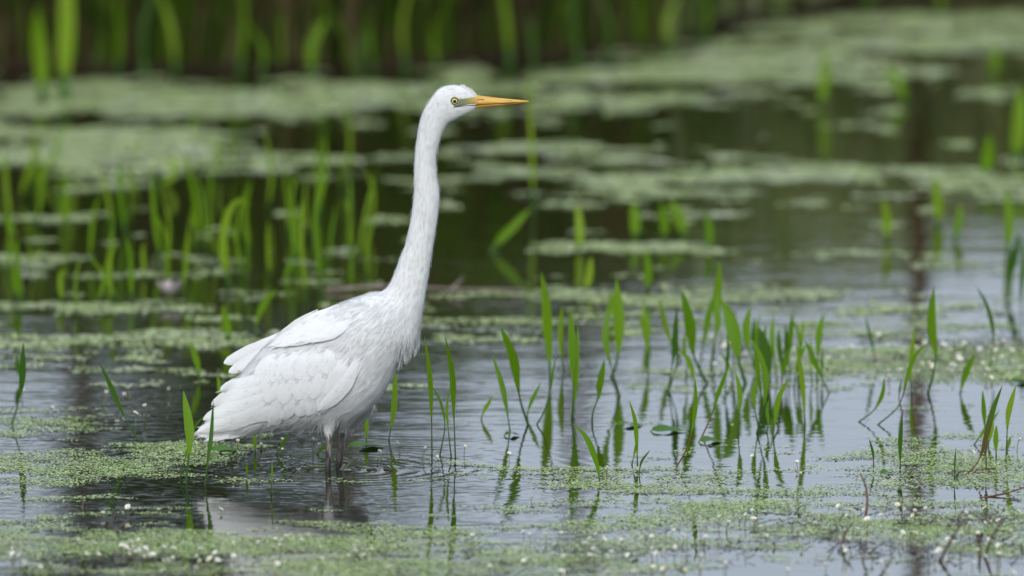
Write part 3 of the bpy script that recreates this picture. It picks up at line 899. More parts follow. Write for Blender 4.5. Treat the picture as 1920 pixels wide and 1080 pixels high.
# ---- bill
def bill(kind):
    V, F = [], []
    n = 14; S = 12
    top = [(888, 177), (905, 180), (930, 183), (960, 186), (980, 187.6), (991.5, 189.4)]
    cut = [(884, 197), (905, 195.2), (930, 194.0), (960, 192.4), (980, 191.2), (991.5, 190.6)]
    bot = [(884, 206), (905, 202), (930, 199.8), (960, 196), (980, 193.0), (990, 191.4)]
    hw = [8.5, 7.2, 5.8, 3.6, 2.0, 0.7]
    A, B_ = (top, cut) if kind == 'upper' else (cut, bot)
    for i in range(n + 1):
        u = i / n * 5
        j = min(4, int(u)); f = u - j
        a = [A[j][q] * (1 - f) + A[j + 1][q] * f for q in (0, 1)]
        b = [B_[j][q] * (1 - f) + B_[j + 1][q] * f for q in (0, 1)]
        h = (hw[j] * (1 - f) + hw[j + 1] * f) * KB * (1.0 if kind == 'upper' else 0.94)
        pa, pb = P(a[0], a[1], 0), P(b[0], b[1], 0)
        for k in range(S + 1):
            an = math.pi * k / S
            # half ellipse: flat at the gape, rounded outward
            s = math.cos(an); t = math.sin(an)
            if kind == 'upper':
                p = pb.lerp(pa, t ** 0.8) + Vector((0, h * s * (1 - 0.25 * t), 0))
            else:
                p = pa.lerp(pb, t ** 0.8) + Vector((0, h * s * (1 - 0.25 * t), 0))
            V.append(p)
    for i in range(n):
        for k in range(S):
            a = i * (S + 1) + k
            F.append((a, a + 1, a + S + 2, a + S + 1))
        F.append((i * (S + 1), (i + 1) * (S + 1), (i + 1) * (S + 1) + S, i * (S + 1) + S))
    return pymesh(kind + '_beak', V, F)
ub = link('upper_beak', bill('upper'), M['horn'], egret)
lb = link('lower_beak', bill('lower'), M['horn'], egret)
M['slit'] = plain_mat('nostril_slit', (0.05, 0.025, 0.01), (0.10, 0.05, 0.02), 100, 0.8, 0)
ubvh = BVHTree.FromPolygons([v.co.copy() for v in ub.data.vertices], [tuple(p.vertices) for p in ub.data.polygons])
for s in (-1, 1):
    pth = []
    for (x, y) in [(892, 187.2), (897, 186.6), (903, 186.4), (909, 186.8)]:
        p = P(x, y, 0); h = ubvh.ray_cast(Vector((p.x, -1, p.z)), Vector((0, 1, 0)))
        yy = h[0].y if h[0] else -0.007
        pth.append(Vector((p.x, s * (-yy), p.z)))
    v2, f2 = tube_data(catmull(pth, 8), [0.0002] + [0.0008] * 7 + [0.0002], 6)
    link('nostril', pymesh('nostril', v2, f2), M['slit'], ub)

# ---- lores and eyes, both sides
def conform(poly, off, name):
    cx = sum(p[0] for p in poly) / len(poly); cy = sum(p[1] for p in poly) / len(poly)
    ring = catmull([(*p, 0) for p in poly + [poly[0]]], 30)[:-1]
    V, F = [], []
    def put(x, y, o_):
        p = P(x, y, 0); yy = near_y(p.x, p.z)
        h = ubvh.ray_cast(Vector((p.x, -1, p.z)), Vector((0, 1, 0)))
        c = [q for q in (yy, h[0].y if h[0] else None) if q is not None]
        V.append((p.x, (min(c) if c else -0.008) - o_, p.z))
    put(cx, cy, off)
    RN = 5
    for r_ in range(1, RN + 1):
        for q in ring: put(cx + (q.x - cx) * r_ / RN, cy + (q.y - cy) * r_ / RN, off if r_ < RN else -0.0003)
    m_ = len(ring)
    for k in range(m_): F.append((0, 1 + k, 1 + (k + 1) % m_))
    for r_ in range(RN - 1):
        for k in range(m_):
            a = 1 + r_ * m_ + k; b = 1 + r_ * m_ + (k + 1) % m_
            F.append((a, a + m_, b + m_, b))
    return pymesh(name, V, F)
lore_me = conform([(857, 183), (868, 183), (880, 181.5), (893, 180.5), (897, 186), (894, 193.5), (882, 194), (870, 196), (858, 198.5), (849, 199.5), (853, 195), (858, 190)], 0.0012, 'lore')
lore_me.materials.append(M['lore'])
def ball(c, r, sx=1, sy=1, sz=1, seg=20, rings=12):
    V, F = [], []
    for i in range(rings + 1):
        th = math.pi * i / rings
        for k in range(seg):
            ph = 2 * math.pi * k / seg
            V.append((c.x + r * sx * math.sin(th) * math.cos(ph), c.y + r * sy * math.sin(th) * math.sin(ph), c.z + r * sz * math.cos(th)))
    for i in range(rings):
        for k in range(seg):
            k2 = (k + 1) % seg
            F.append((i * seg + k, i * seg + k2, (i + 1) * seg + k2, (i + 1) * seg + k))
    return V, F
ep = P(852.5, 188.2, 0)
ey = near_y(ep.x, ep.z)
for s in (-1, 1):
    lo = link('lore', lore_me, None, egret)
    if s > 0: lo.scale = (1, -1, 1)
    yo = s * -(ey + 0.0012)
    c = Vector((ep.x, yo, ep.z))
    v2, f2 = ball(c, 0.0064, 1, 0.55, 1)
    eye = link('eye', pymesh('eye', v2, f2), M['iris'], egret)
    c2 = Vector((ep.x, yo + s * 0.0030, ep.z))
    v2, f2 = ball(c2, 0.0035, 1, 0.30, 1)
    link('pupil', pymesh('pupil', v2, f2), M['pupil'], eye)
    for (rr_, th_, dy_, nm_, mt_) in ((0.0062, 0.0010, 0.0012, 'eye_ring', 'pupil'), (0.0079, 0.0014, 0.0006, 'eyelid', 'eyering')):
        pr = [c + Vector((math.cos(a) * rr_, s * dy_, math.sin(a) * rr_ * 0.96)) for a in np.linspace(0, 2 * math.pi, 25)]
        v2, f2 = tube_data(pr, [th_] * 25, 6)
        link(nm_, pymesh(nm_, v2, f2), M[mt_], eye)
# the gape: a dark seam between the mandibles
for s in (-1, 1):
    pth = []
    for (x, y) in [(850, 199.6), (862, 198.2), (874, 196.6), (884, 196.6), (905, 195.2), (930, 194.0), (960, 192.4), (984, 191.0)]:
        p = P(x, y, 0)
        c_ = []
        h = ubvh.ray_cast(Vector((p.x, -1, p.z + 0.0004)), Vector((0, 1, 0)))
        if h[0]: c_.append(h[0].y)
        yy = near_y(p.x, p.z)
        if yy is not None: c_.append(yy)
        pth.append(Vector((p.x, s * -(min(c_) if c_ else -0.002) * 1.0, p.z)))
    v2, f2 = tube_data(catmull(pth, 20), [0.0003] + [0.0007] * 17 + [0.0004, 0.0003, 0.0002], 6)
    link('gape', pymesh('gape', v2, f2), M['slit'], lb)
# short ragged crest feathers over the bill
cv = []
for q in range(90):
    x = random.uniform(866, 894); y = float(np.interp(x, [866, 877, 886, 894], [161.5, 165.5, 171, 178])) + random.uniform(-0.5, 2.5)
    p = P(x, y, 0); yy = random.uniform(-0.008, 0.008)
    p = Vector((p.x, yy, p.z - abs(yy) * 0.35))
    d = Vector((random.uniform(-0.9, -0.2), random.uniform(-.25, .25), random.uniform(0.55, 1.0))).normalized()
    L = random.uniform(0.005, 0.0105); sd2 = d.cross(Vector((0, 1, 0))).normalized() * random.uniform(0.0007, 0.0014)
    cv += [tuple(p - sd2 - d * 0.001), tuple(p + sd2 - d * 0.001), tuple(p + sd2 * 0.8 + d * L * .5), tuple(p + d * L), tuple(p - sd2 * 0.8 + d * L * .5)]
link('crest', bulk_mesh('crest', np.array(cv), 5), M['strand'], egret)

# ---- fine plumage: many thin barbs combed from bill to tail
cen = np.array([tuple(c) for c in centres])
tan = np.gradient(cen, axis=0); tan /= np.linalg.norm(tan, axis=1, keepdims=True)
fa = np.zeros(nf); body_me.polygons.foreach_get('area', fa)
fb = BVHTree.FromPolygons([v.co.copy() for me in fmeshes for v in me.vertices],
        [tuple(i + o for i in p.vertices) for me, o in zip(fmeshes, np.cumsum([0] + [len(m.vertices) for m in fmeshes])[:-1]) for p in me.polygons])
ok = (mi == 0)
pw = fa * ok
zneck = P(0, 560, 0).z; zhead = P(0, 250, 0).z
pw = pw * np.where(fc[:, 2] > zhead, 2.6, np.where(fc[:, 2] > zneck, 1.7, 1.0))
pick = rng.choice(nf, 52000, p=pw / pw.sum())
pos = fc[pick] + rng.normal(0, 0.0012, (len(pick), 3)); nor = fn[pick]
idx = np.argmin(((pos[:, None, ::1] - cen[None, ::2]) ** 2).sum(-1), axis=1) * 2
fl = tan[np.minimum(idx, len(tan) - 1)].copy()
xth0, xth1, zth = P(598, 0, 0).x, P(672, 0, 0).x, P(0, 775, 0).z
thigh = (pos[:, 0] > xth0) & (pos[:, 0] < xth1) & (pos[:, 2] < zth)
fl[thigh] = np.array([-0.1, 0, -1.0])
low = thigh & (pos[:, 2] < P(0, 795, 0).z)
fl[:, 2] -= 0.25 * (pos[:, 2] < zneck)
fl += rng.normal(0, 0.05, fl.shape)
fl -= nor * (fl * nor).sum(1, keepdims=True)
fl /= np.linalg.norm(fl, axis=1, keepdims=True) + 1e-9
Ls = np.where(pos[:, 2] > zhead, 0.0055, np.where(pos[:, 2] > zneck, 0.010, 0.017)) * rng.uniform(0.6, 1.3, len(pos))
lift = np.where(pos[:, 2] > zneck, 0.022, 0.02) * rng.uniform(0.2, 1.4, len(pos))
Ls[low] *= 0.45
# loose breast plumes at the foot of the neck and ragged under-tail
bib = (pos[:, 0] > P(748, 0, 0).x) & (pos[:, 2] < P(0, 610, 0).z)
lift[bib] += 0.10; Ls[bib] *= 1.25; fl[bib] += np.array([0.0, 0, -0.9]); fl[bib] /= np.linalg.norm(fl[bib], axis=1, keepdims=True)
belly = (nor[:, 2] < -0.5) & (pos[:, 2] < P(0, 770, 0).z)
lift[belly] += 0.2; Ls[belly] *= 1.5
front = (nor[:, 0] > 0.35) & (pos[:, 2] > zneck)
lift[front] += 0.06
crest = (pos[:, 0] > P(868, 0, 0).x) & (pos[:, 2] > P(0, 180, 0).z)
lift[crest] += 0.35; Ls[crest] *= 0.9
keepp = np.where(pos[:, 2] > zneck, 0.22, 0.6); edge = np.abs(nor[:, 1]) < 0.25
good = (rng.random(len(pos)) < keepp) | (edge & (rng.random(len(pos)) < 0.6))
for i in range(len(pos)):
    if pos[i, 1] < 0.02 and pos[i, 2] < zneck:
        p = Vector(pos[i] + nor[i] * 0.0002)
        h = fb.ray_cast(p, Vector((0, -1, 0)), 0.05)
        if h[0] is not None and h[3] > 0.0016: good[i] = False
# bare skin round the eye and lores
dxe = np.hypot(pos[:, 0] - ep.x, pos[:, 2] - ep.z)
good &= ~((dxe < 0.011) & (np.abs(pos[:, 1]) > 0.008))
x0l, x1l = P(846, 0, 0).x, P(900, 0, 0).x; z0l, z1l = P(0, 198, 0).z, P(0, 181, 0).z
good &= ~((pos[:, 0] > x0l) & (pos[:, 0] < x1l) & (pos[:, 2] > z0l) & (pos[:, 2] < z1l))
pos, nor, fl, Ls, lift = pos[good], nor[good], fl[good], Ls[good], lift[good]
ep_, en_, ef_, el_, ei_ = [], [], [], [], []
def extra(p, n, f, L, li):
    ep_.append(p); en_.append(n); ef_.append(f); el_.append(L); ei_.append(li)
for (part, r_, t_, w2, lay, cur, shp, li2), me in zip(FE, fmeshes):
    vs = np.array([tuple(v.co) for v in me.vertices]).reshape(15, 7, 3)
    for q in range(16 if shp == 'long' else 28):
        i = min(13, int(14 * random.random() ** 0.8)); j = random.randrange(6)
        a, b, c = vs[i, j], vs[i + 1, j], vs[i, j + 1]
        f = vs[min(14, i + 2), 3] - vs[max(0, i - 2), 3]; f = f / (np.linalg.norm(f) + 1e-9)
        i9 = min(i, 9)
        n = np.cross(vs[i9 + 1, j] - vs[i9, j], vs[i9, j + 1] - vs[i9, j]); n = n / (np.linalg.norm(n) + 1e-9)
        if n[1] > 0: n = -n
        f = f + np.array([random.gauss(0, .10), 0, random.gauss(0, .10)]) + (vs[i, j] - vs[i, 3]) * 6
        extra(a + (b - a) * random.random() + (c - a) * random.random(), n, f, random.uniform(.006, .013), random.uniform(0, .03))
# ragged fringe hanging under tail and belly, and the loose plumes of the bib
for q in range(1500):
    x = random.uniform(400, 612)
    y = float(np.interp(x, [400, 430, 470, 503, 533, 562, 592, 612], [808, 808, 812, 803, 794, 799, 801, 798])) - random.uniform(0, 14)
    p = P(x, y, 0); yy = near_y(p.x, p.z)
    y0 = random.uniform(yy if yy is not None else -0.01, 0.012)
    extra(np.array((p.x, y0, p.z)), np.array((0, -0.8, -0.6)), np.array((random.gauss(-0.8, .25), random.gauss(-.1, .12), random.gauss(-0.55, .3))), random.uniform(.008, .024), random.uniform(0, .1))
for q in range(420):
    u = random.random()
    x = 788 - 34 * u - random.uniform(0, 12); y = 636 + 26 * u + random.uniform(-16, 4)
    p = P(x, y, 0); yy = near_y(p.x, p.z)
    y0 = random.uniform(yy if yy is not None else -0.008, 0.01)
    extra(np.array((p.x, y0, p.z)), np.array((0.6, -0.8, 0)), np.array((random.gauss(-.16, .12), random.gauss(0, .06), -1.0)), random.uniform(.016, .034), random.uniform(0, .1))
ef_ = np.array(ef_); ef_ /= np.linalg.norm(ef_, axis=1, keepdims=True)
pos = np.concatenate([pos, np.array(ep_)]); nor = np.concatenate([nor, np.array(en_)]); fl = np.concatenate([fl, ef_])
Ls = np.concatenate([Ls, np.array(el_)]); lift = np.concatenate([lift, np.array(ei_)])
sd_ = np.cross(nor, fl)
wd = rng.uniform(0.0003, 0.0006, len(pos)) * (1 + 25 * Ls)
p0 = pos - nor * 0.0006
p1 = pos + fl * (Ls * 0.5)[:, None] + nor * (0.0006 + Ls * lift * 0.55)[:, None]
p2 = pos + fl * Ls[:, None] + nor * (0.0004 + Ls * lift * 0.9)[:, None]
w_ = sd_ * wd[:, None]
V = np.stack([p0 - w_, p1 - w_, p2, p1 + w_, p0 + w_], 1).reshape(-1, 3)
b0 = (np.arange(len(pos)) * 5)[:, None]
pm = bulk_mesh('plumage', V, 5)
pm.polygons.foreach_set('use_smooth', np.ones(len(pm.polygons), dtype=bool))
nor = nor / (np.linalg.norm(nor, axis=1, keepdims=True) + 1e-9)
pm.normals_split_custom_set_from_vertices(np.repeat(nor, 5, axis=0).tolist())
pl = link('plumage', pm, M['strand'], egret)
pl['kind'] = 'stuff'

egret.location = FOOT
for c_ in egret.children: c_.location = -FOOT

# ------------------------------------------------------------------ single leaves rising from the water
def leaf(name, label, pts, w, split=0.4, mat='leaf', smat='stalk', group=None, cat='water plant', shape='lance', sag=None, sw=None, root=None, tw=None):
    """pts: photo pixels base..tip; blade width w px; split: share of the length that is stalk"""
    bx_, by_ = pts[0]
    B = W(bx_, by_)
    Y = B.y
    k = K(Y)
    if sag is None: sag = random.uniform(-0.25, 0.25)
    hpx = max(20, abs(pts[-1][1] - by_))
    p3 = []
    for i, (x, y) in enumerate(pts):
        u = i / (len(pts) - 1)
        p3.append(P(x, y, Y + sag * hpx * k * u * u))
    n = 22
    path = catmull(p3, n)
    e = root if root is not None else empty(name, B, label, cat, group)
    off = Vector(e.location)
    # stalk
    i0 = max(1, int(round(split * 0.72 * n)))
    base_dir = (path[1] - path[0]).normalized()
    under = path[0] - base_dir * min(0.04, 0.03 / max(0.2, base_dir.z))
    if sw is None: sw = max(3.2, w * 0.3)
    r0 = sw * k * 0.5
    sp = [under] + path[:i0 + 3]
    V, F = tube_data([p - off for p in sp], [r0 * 1.1] + [r0 * (1 - 0.45 * i / (i0 + 3)) for i in range(i0 + 3)], 7)
    uvs = [(0.3, min(1, (i // 7) / len(sp))) for i in range(len(V))]
    link('stalk', pymesh('stalk', V, F, True, uvs), M[smat], e)
    # blade
    tws = random.uniform(-0.4, 0.4) if tw is None else tw
    V, F, uvs = [], [], []
    bl = path[i0:]
    m = len(bl) - 1
    sub = catmull(bl, 16); m = 16
    for i, p in enumerate(sub):
        t = i / m
        tg = (sub[min(i + 1, m)] - sub[max(i - 1, 0)]).normalized()
        perp = tg.cross(Vector((0, 1, 0))).normalized()
        ph = tws * (0.4 + 0.9 * t)
        c = perp * math.cos(ph) + Vector((0, 1, 0)) * math.sin(ph)
        nn = tg.cross(c).normalized()
        if shape == 'lance': wf = (min(1, (t / 0.42)) ** 0.75) * max(0.0, 1 - max(0, (t - 0.42) / 0.58) ** 2.0) ** 0.85
        elif shape == 'strap': wf = min(1, 0.45 + t * 2.2) * (1 - max(0, (t - 0.35) / 0.65) ** 2.6)
        else: wf = 1 - 0.9 * t
        wf = max(wf, 0.06)
        hw = 0.53 * w * k * wf / max(0.6, math.cos(ph))
        for s in (-1, -0.5, 0, 0.5, 1):
            V.append(p - off + c * (hw * s) + nn * (abs(s) * hw * 0.22 + (0.0006 if s == 0 else 0)))
            uvs.append((0.5 + 0.5 * s, t))
    for i in range(m):
        for j in range(4):
            a = i * 5 + j
            F.append((a, a + 1, a + 6, a + 5))
    link('blade', pymesh('blade', V, F, True, uvs), M[mat], e)
    return e
def z4(*p): return [(1200 + x / 2.57, 480 + y / 2.57) for x, y in p]
def z5(*p): return [(860 + x / 2.076, 480 + y / 2.076) for x, y in p]
def z6(*p): return [(1560 + x / 2.25, 440 + y / 2.25) for x, y in p]
A = 'arrowhead_leaf'
G1 = 'lance leaves of the clump in open water'
S4, S5, S6 = 2.57, 2.076, 2.25
CL = [ # clump
 ('tallest, palest lance leaf at the back of the water plant clump', z4((345, 520), (358, 430), (368, 330), (372, 200), (386, 22)), 40 / S4, .45, 'leaf', 'stalk'),
 ('upright lance leaf on a curved stalk just below the tallest leaf', z4((340, 548), (350, 450), (377, 335), (370, 240), (374, 160)), 30 / S4, .5, 'leaf', 'stalk'),
 ('lance leaf bowing inward to touch the tallest leaf', z4((288, 528), (305, 430), (312, 390), (330, 290), (352, 220), (374, 165)), 30 / S4, .3, 'leaf', 'stalk'),
 ('broad lance leaf leaning back on the egret side of the clump', z4((325, 615), (285, 545), (255, 460), (248, 390), (232, 290), (202, 165)), 50 / S4, .36, 'leaf', 'stalk'),
 ('broadest bright lance leaf leaning over in mid clump', z4((508, 612), (482, 530), (470, 470), (455, 380), (430, 290), (392, 210)), 66 / S4, .33, 'leaf', 'stalk'),
 ('rounded lance leaf on a backward leaning stalk in mid clump', z4((560, 560), (535, 480), (517, 420), (513, 340), (532, 243)), 38 / S4, .4, 'leaf', 'stalk'),
 ('narrow straight lance leaf standing behind the dark broad one', z4((662, 610), (650, 520), (640, 450), (637, 370), (643, 285)), 25 / S4, .4, 'leaf', 'stalk'),
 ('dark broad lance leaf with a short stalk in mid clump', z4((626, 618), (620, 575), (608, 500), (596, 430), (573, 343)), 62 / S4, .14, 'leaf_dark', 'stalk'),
 ('tall narrow lance leaf next to the folded one', z4((722, 590), (718, 490), (722, 410), (728, 340), (736, 273)), 27 / S4, .45, 'leaf', 'stalk'),
 ('thin leaf folded over at its top', z4((762, 600), (765, 480), (766, 400), (748, 330), (716, 290)), 15 / S4, .5, 'leaf', 'stalk'),
 ('slim pointed leaf crossing the folded one', z4((770, 600), (770, 480), (780, 380), (789, 305)), 21 / S4, .4, 'leaf', 'stalk'),
 ('lance leaf leaning away at the outer edge of the clump', z4((852, 598), (857, 490), (860, 420), (868, 345), (889, 275)), 32 / S4, .42, 'leaf', 'stalk'),
 ('slanting leaf whose stalk meets the water farthest from the clump', z4((912, 662), (880, 595), (850, 530), (825, 470), (794, 403)), 25 / S4, .3, 'leaf', 'stalk'),
 ('short thin shoot beside the outermost upright leaf', z4((880, 600), (877, 520), (879, 440)), 13 / S4, .2, 'leaf_dark', 'stalk'),
 ('long strap leaf rising alone in front of the clump', z4((796, 815), (786, 660), (772, 530), (752, 415)), 24 / S4, .05, 'leaf_pale', 'stalk'),
 ('tall curling leaf in front, bending back over the clump', z4((562, 855), (595, 730), (606, 640), (604, 570), (575, 470), (526, 385)), 30 / S4, .32, 'leaf', 'stalk'),
 ('short upright leaf beside the foot of the curling leaf', z4((572, 842), (555, 740), (547, 650), (562, 575)), 22 / S4, .45, 'leaf', 'stalk'),
 ('leaf twisting outward in front of the clump', z4((640, 872), (652, 790), (662, 715), (688, 640), (721, 588)), 26 / S4, .2, 'leaf', 'stalk'),
 ('long S-curved stalk with an upright leaf behind the curling one', z4((668, 832), (632, 750), (588, 675), (570, 580), (558, 450), (562, 350)), 22 / S4, .45, 'leaf', 'stalk'),
 ('leaf bent over at the top on a reddish stalk', z4((680, 655), (690, 570), (702, 500), (718, 450), (735, 420)), 26 / S4, .3, 'leaf', 'stalk_red'),
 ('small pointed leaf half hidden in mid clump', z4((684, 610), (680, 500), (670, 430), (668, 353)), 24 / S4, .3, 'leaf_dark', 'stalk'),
 ('slanting leaf on a brown stalk, tip pointing to the clump', z4((298, 872), (345, 765), (372, 680), (405, 590), (431, 517)), 19 / S4, .35, 'leaf', 'stalk_red'),
 ('short pointed leaf standing near the brown stalked leaf', z4((472, 852), (478, 770), (482, 700), (478, 630), (459, 558)), 26 / S4, .35, 'leaf', 'stalk'),
 ('leaf on the long brown stalk nearest the camera', z4((172, 1022), (225, 930), (250, 840), (264, 750), (268, 670), (265, 590)), 21 / S4, .5, 'leaf', 'stalk_red'),
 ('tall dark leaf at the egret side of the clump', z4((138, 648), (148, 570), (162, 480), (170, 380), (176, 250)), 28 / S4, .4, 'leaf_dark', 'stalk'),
 ('leaf arching over towards the egret, tip hanging', z4((262, 640), (258, 580), (235, 510), (205, 465), (172, 440)), 24 / S4, .15, 'leaf', 'stalk'),
 ('thin slanting shoot behind the broadest leaf', z4((448, 592), (428, 530), (385, 458)), 14 / S4, .2, 'leaf', 'stalk'),
 ('dark narrow leaf behind the broadest leaf', z4((450, 520), (447, 450), (452, 350), (459, 262)), 17 / S4, .3, 'leaf_dark', 'stalk'),
 ('dark narrow leaf behind the rounded one', z4((556, 540), (545, 430), (546, 360), (553, 288)), 19 / S4, .3, 'leaf_dark', 'stalk'),
 ('thin leaf tip rising between rounded and narrow leaves', z4((562, 500), (560, 420), (565, 340), (579, 274)), 18 / S4, .3, 'leaf', 'stalk'),
 ('pale blurred leaf behind the egret side of the clump', z4((200, 505), (160, 440), (118, 320), (95, 205)), 26 / S4, .3, 'leaf_pale', 'stalk'),
 ('blurred leaf alone between the clump and the reed pair', z4((42, 545), (36, 450), (22, 350), (-4, 280)), 22 / S4, .3, 'leaf_pale', 'stalk'),
 ('upright leaf tucked behind the leaf on a reddish stalk', z4((705, 600), (702, 500), (706, 420), (700, 330)), 22 / S4, .3, 'leaf_dark', 'stalk'),
 ('leaf leaning out from behind the strap leaf', z4((742, 640), (752, 560), (775, 480), (806, 420)), 20 / S4, .3, 'leaf', 'stalk'),
 ('upright leaf filling the gap behind the curling leaf', z4((590, 600), (585, 520), (592, 430), (606, 330)), 26 / S4, .25, 'leaf', 'stalk'),
 ('narrow leaf rising between brown stalked and broadest leaves', z4((410, 640), (414, 560), (424, 470), (418, 380)), 18 / S4, .3, 'leaf_dark', 'stalk'),
 ('short leaf at the foot of the twisting leaf', z4((612, 850), (618, 800), (612, 740), (622, 690)), 16 / S4, .2, 'leaf', 'stalk'),
 ('thin upright leaf just behind the strap leaf foot', z4((830, 610), (822, 540), (826, 460), (818, 390)), 16 / S4, .3, 'leaf', 'stalk'),
 ('slim leaf beside the leaf arching towards the egret', z4((222, 600), (226, 520), (214, 440), (222, 350)), 16 / S4, .3, 'leaf', 'stalk'),
 ('thin stem behind the brown stalked leaf', z4((140, 648), (168, 560), (180, 500), (180, 380)), 12 / S4, .4, 'leaf_dark', 'stalk'),
]
for lab, pts, w, sp, m1, m2 in CL:
    leaf(A, lab, pts, w, sp, m1, m2, G1)
G2 = 'leaves standing between egret and clump'
for lab, pts, w, sp, m1, m2 in [
 ('slender leaf leaning towards the egret, beside a broader one', z5((200, 682), (186, 590), (168, 500), (132, 388)), 21 / S5, .2, 'leaf', 'stalk'),
 ('broad lance leaf leaning towards the egret with a short side shoot', z5((270, 657), (242, 570), (228, 490), (220, 430), (202, 365), (162, 275)), 35 / S5, .4, 'leaf', 'stalk'),
 ('tall pale strap leaf standing straight above the curved stem', z5((357, 478), (355, 420), (348, 300), (340, 180), (322, 62)), 38 / S5, .15, 'leaf', 'stalk'),
 ('thin curved stem sweeping up past the tall strap leaf', z5((304, 657), (335, 600), (358, 520), (368, 450), (379, 385)), 8 / S5, .6, 'leaf', 'stalk'),
 ('blurred upright leaf between tall strap leaf and double leaf', z5((405, 450), (398, 360), (396, 290), (402, 192)), 22 / S5, .2, 'leaf_pale', 'stalk'),
 ('lance leaf standing with its stalk bent, near two floating leaves', z5((520, 648), (524, 605), (545, 545), (550, 500), (568, 404)), 26 / S5, .42, 'leaf', 'stalk'),
 ('crooked stalk whose narrow leaf curves past the paddle leaf', z5((628, 548), (608, 480), (583, 390), (570, 320), (577, 260), (596, 190)), 24 / S5, .42, 'leaf', 'stalk'),
 ('tall paddle shaped leaf crossing the crooked stalk', z5((594, 472), (612, 425), (622, 360), (623, 240), (614, 88)), 42 / S5, .25, 'leaf', 'stalk'),
 ('blurred narrow leaf between the paddle leaf and the clump', z5((738, 432), (734, 350), (722, 290), (698, 222)), 19 / S5, .2, 'leaf_pale', 'stalk'),
 ('leaf arching low over the duckweed edge', z5((549, 882), (540, 820), (515, 745), (485, 692), (444, 655)), 23 / S5, .08, 'leaf', 'stalk'),
 ('thin upright shoot with a forked foot on the duckweed edge', z5((696, 812), (693, 730), (686, 640), (664, 563)), 17 / S5, .1, 'leaf', 'stalk'),
 ('short blurred leaf tip nearest to the egret breast', z5((88, 637), (98, 605), (134, 543)), 15 / S5, .1, 'leaf_pale', 'stalk'),
]:
    e = leaf(A, lab, pts, w, sp, m1, m2, G2)
    if 'side shoot' in lab: leaf(A, None, z5((266, 625), (280, 575), (319, 494)), 15 / S5, .1, root=e)
    if 'forked foot' in lab:
        leaf(A, None, z5((674, 812), (684, 770), (692, 715)), 8 / S5, .2, root=e)
        leaf(A, None, z5((701, 852), (712, 800), (746, 754)), 9 / S5, .1, 'leaf_red', root=e)
e = leaf(A, 'double leaf of two tall blades rising from one foot', z5((439, 627), (446, 520), (444, 420), (440, 320), (436, 203)), 31 / S5, .3, 'leaf', 'stalk', G2)
leaf(A, None, z5((447, 627), (455, 520), (460, 400), (464, 268)), 21 / S5, .15, root=e)
G3 = 'leaves beside the flowering mat'
for lab, pts, w, sp, m1, m2 in [
 ('tallest dark paddle leaf rising before the flowering mat', z6((407, 670), (430, 575), (438, 500), (424, 430), (420, 340), (431, 222)), 36 / S6, .38, 'leaf', 'stalk'),
 ('short slanting sword leaf before the flowering mat', z6((540, 672), (553, 620), (572, 565), (604, 498)), 27 / S6, .03, 'leaf', 'stalk'),
 ('low leaf curving up from the open water', z6((114, 790), (175, 742), (212, 675), (222, 603)), 17 / S6, .45, 'leaf', 'stalk'),
 ('long bent stalk leaning over the reddish stem', z6((194, 802), (282, 720), (320, 590), (352, 510), (405, 455)), 17 / S6, .5, 'leaf', 'stalk'),
 ('narrow upright shoot standing in the duckweed below the reddish stem', z6((288, 985), (288, 880), (297, 760)), 18 / S6, .05, 'leaf_dark', 'stalk'),
 ('thin reddish stem next to the long bent stalk', z6((296, 755), (283, 685), (293, 605)), 8 / S6, .6, 'leaf_red', 'stalk_red'),
 ('blurred upright leaf behind the long bent stalk', z6((331, 652), (334, 540), (348, 385)), 19 / S6, .15, 'leaf_pale', 'stalk'),
 ('small dark shoot in the duckweed near the twig', z6((176, 978), (172, 920), (156, 860)), 11 / S6, .2, 'leaf_dark', 'stalk_red'),
 ('narrow leaf standing behind the reddish arching leaf', z6((646, 850), (644, 800), (640, 740), (635, 657)), 19 / S6, .2, 'leaf', 'stalk'),
 ('reddish arching leaf with a brown stalk at the edge of the duckweed', z6((563, 1017), (618, 955), (648, 860), (678, 745), (719, 636)), 24 / S6, .25, 'leaf_red', 'stalk_red'),
 ('purplish stem rising behind the reddish arching leaf', z6((651, 998), (650, 910), (652, 818)), 14 / S6, .5, 'leaf_red', 'stalk_red'),
 ('slanting leaf crossing behind the reddish arching leaf', z6((600, 887), (640, 830), (706, 743)), 17 / S6, .15, 'leaf', 'stalk'),
 ('broad short leaf behind the purplish stem', z6((658, 890), (668, 830), (672, 750)), 27 / S6, .1, 'leaf', 'stalk'),
 ('small upright blade on its own beside the reddish arching leaf', z6((693, 942), (691, 880), (693, 803)), 21 / S6, .2, 'leaf', 'stalk'),
 ('slender lance leaf on a thin stalk, outermost beside the reddish leaf', z6((735, 932), (740, 810), (747, 740), (776, 636)), 24 / S6, .42, 'leaf_pale', 'stalk'),
 ('thin grassy shoot in the duckweed before the reddish leaf', z6((516, 1040), (518, 970), (523, 897)), 7 / S6, .1, 'leaf_dark', 'stalk'),
 ('blurred stem bending over the flowering mat', z6((662, 568), (681, 470), (676, 380), (650, 290), (610, 220)), 17 / S6, .3, 'leaf_dark', 'stalk'),
 ('thin blurred dark stem in the flowering mat', z6((192, 562), (172, 480), (140, 335)), 11 / S6, .3, 'leaf_dark', 'stalk_red'),
 ('blurred dark green leaf cut by the edge of the picture', z6((745, 250), (744, 190), (765, 110), (792, -10)), 32 / S6, .15, 'leaf_dark', 'stalk'),
 ('blurred leaf standing close behind the cut off leaf', z6((800, 360), (798, 250), (806, 120), (803, 10)), 22 / S6, .2, 'leaf_dark', 'stalk'),
]:
    e = leaf(A, lab, pts, w, sp, m1, m2, G3)
    if 'outermost beside' in lab: leaf(A, None, z6((738, 912), (742, 890), (754, 853)), 17 / S6, .1, root=e)
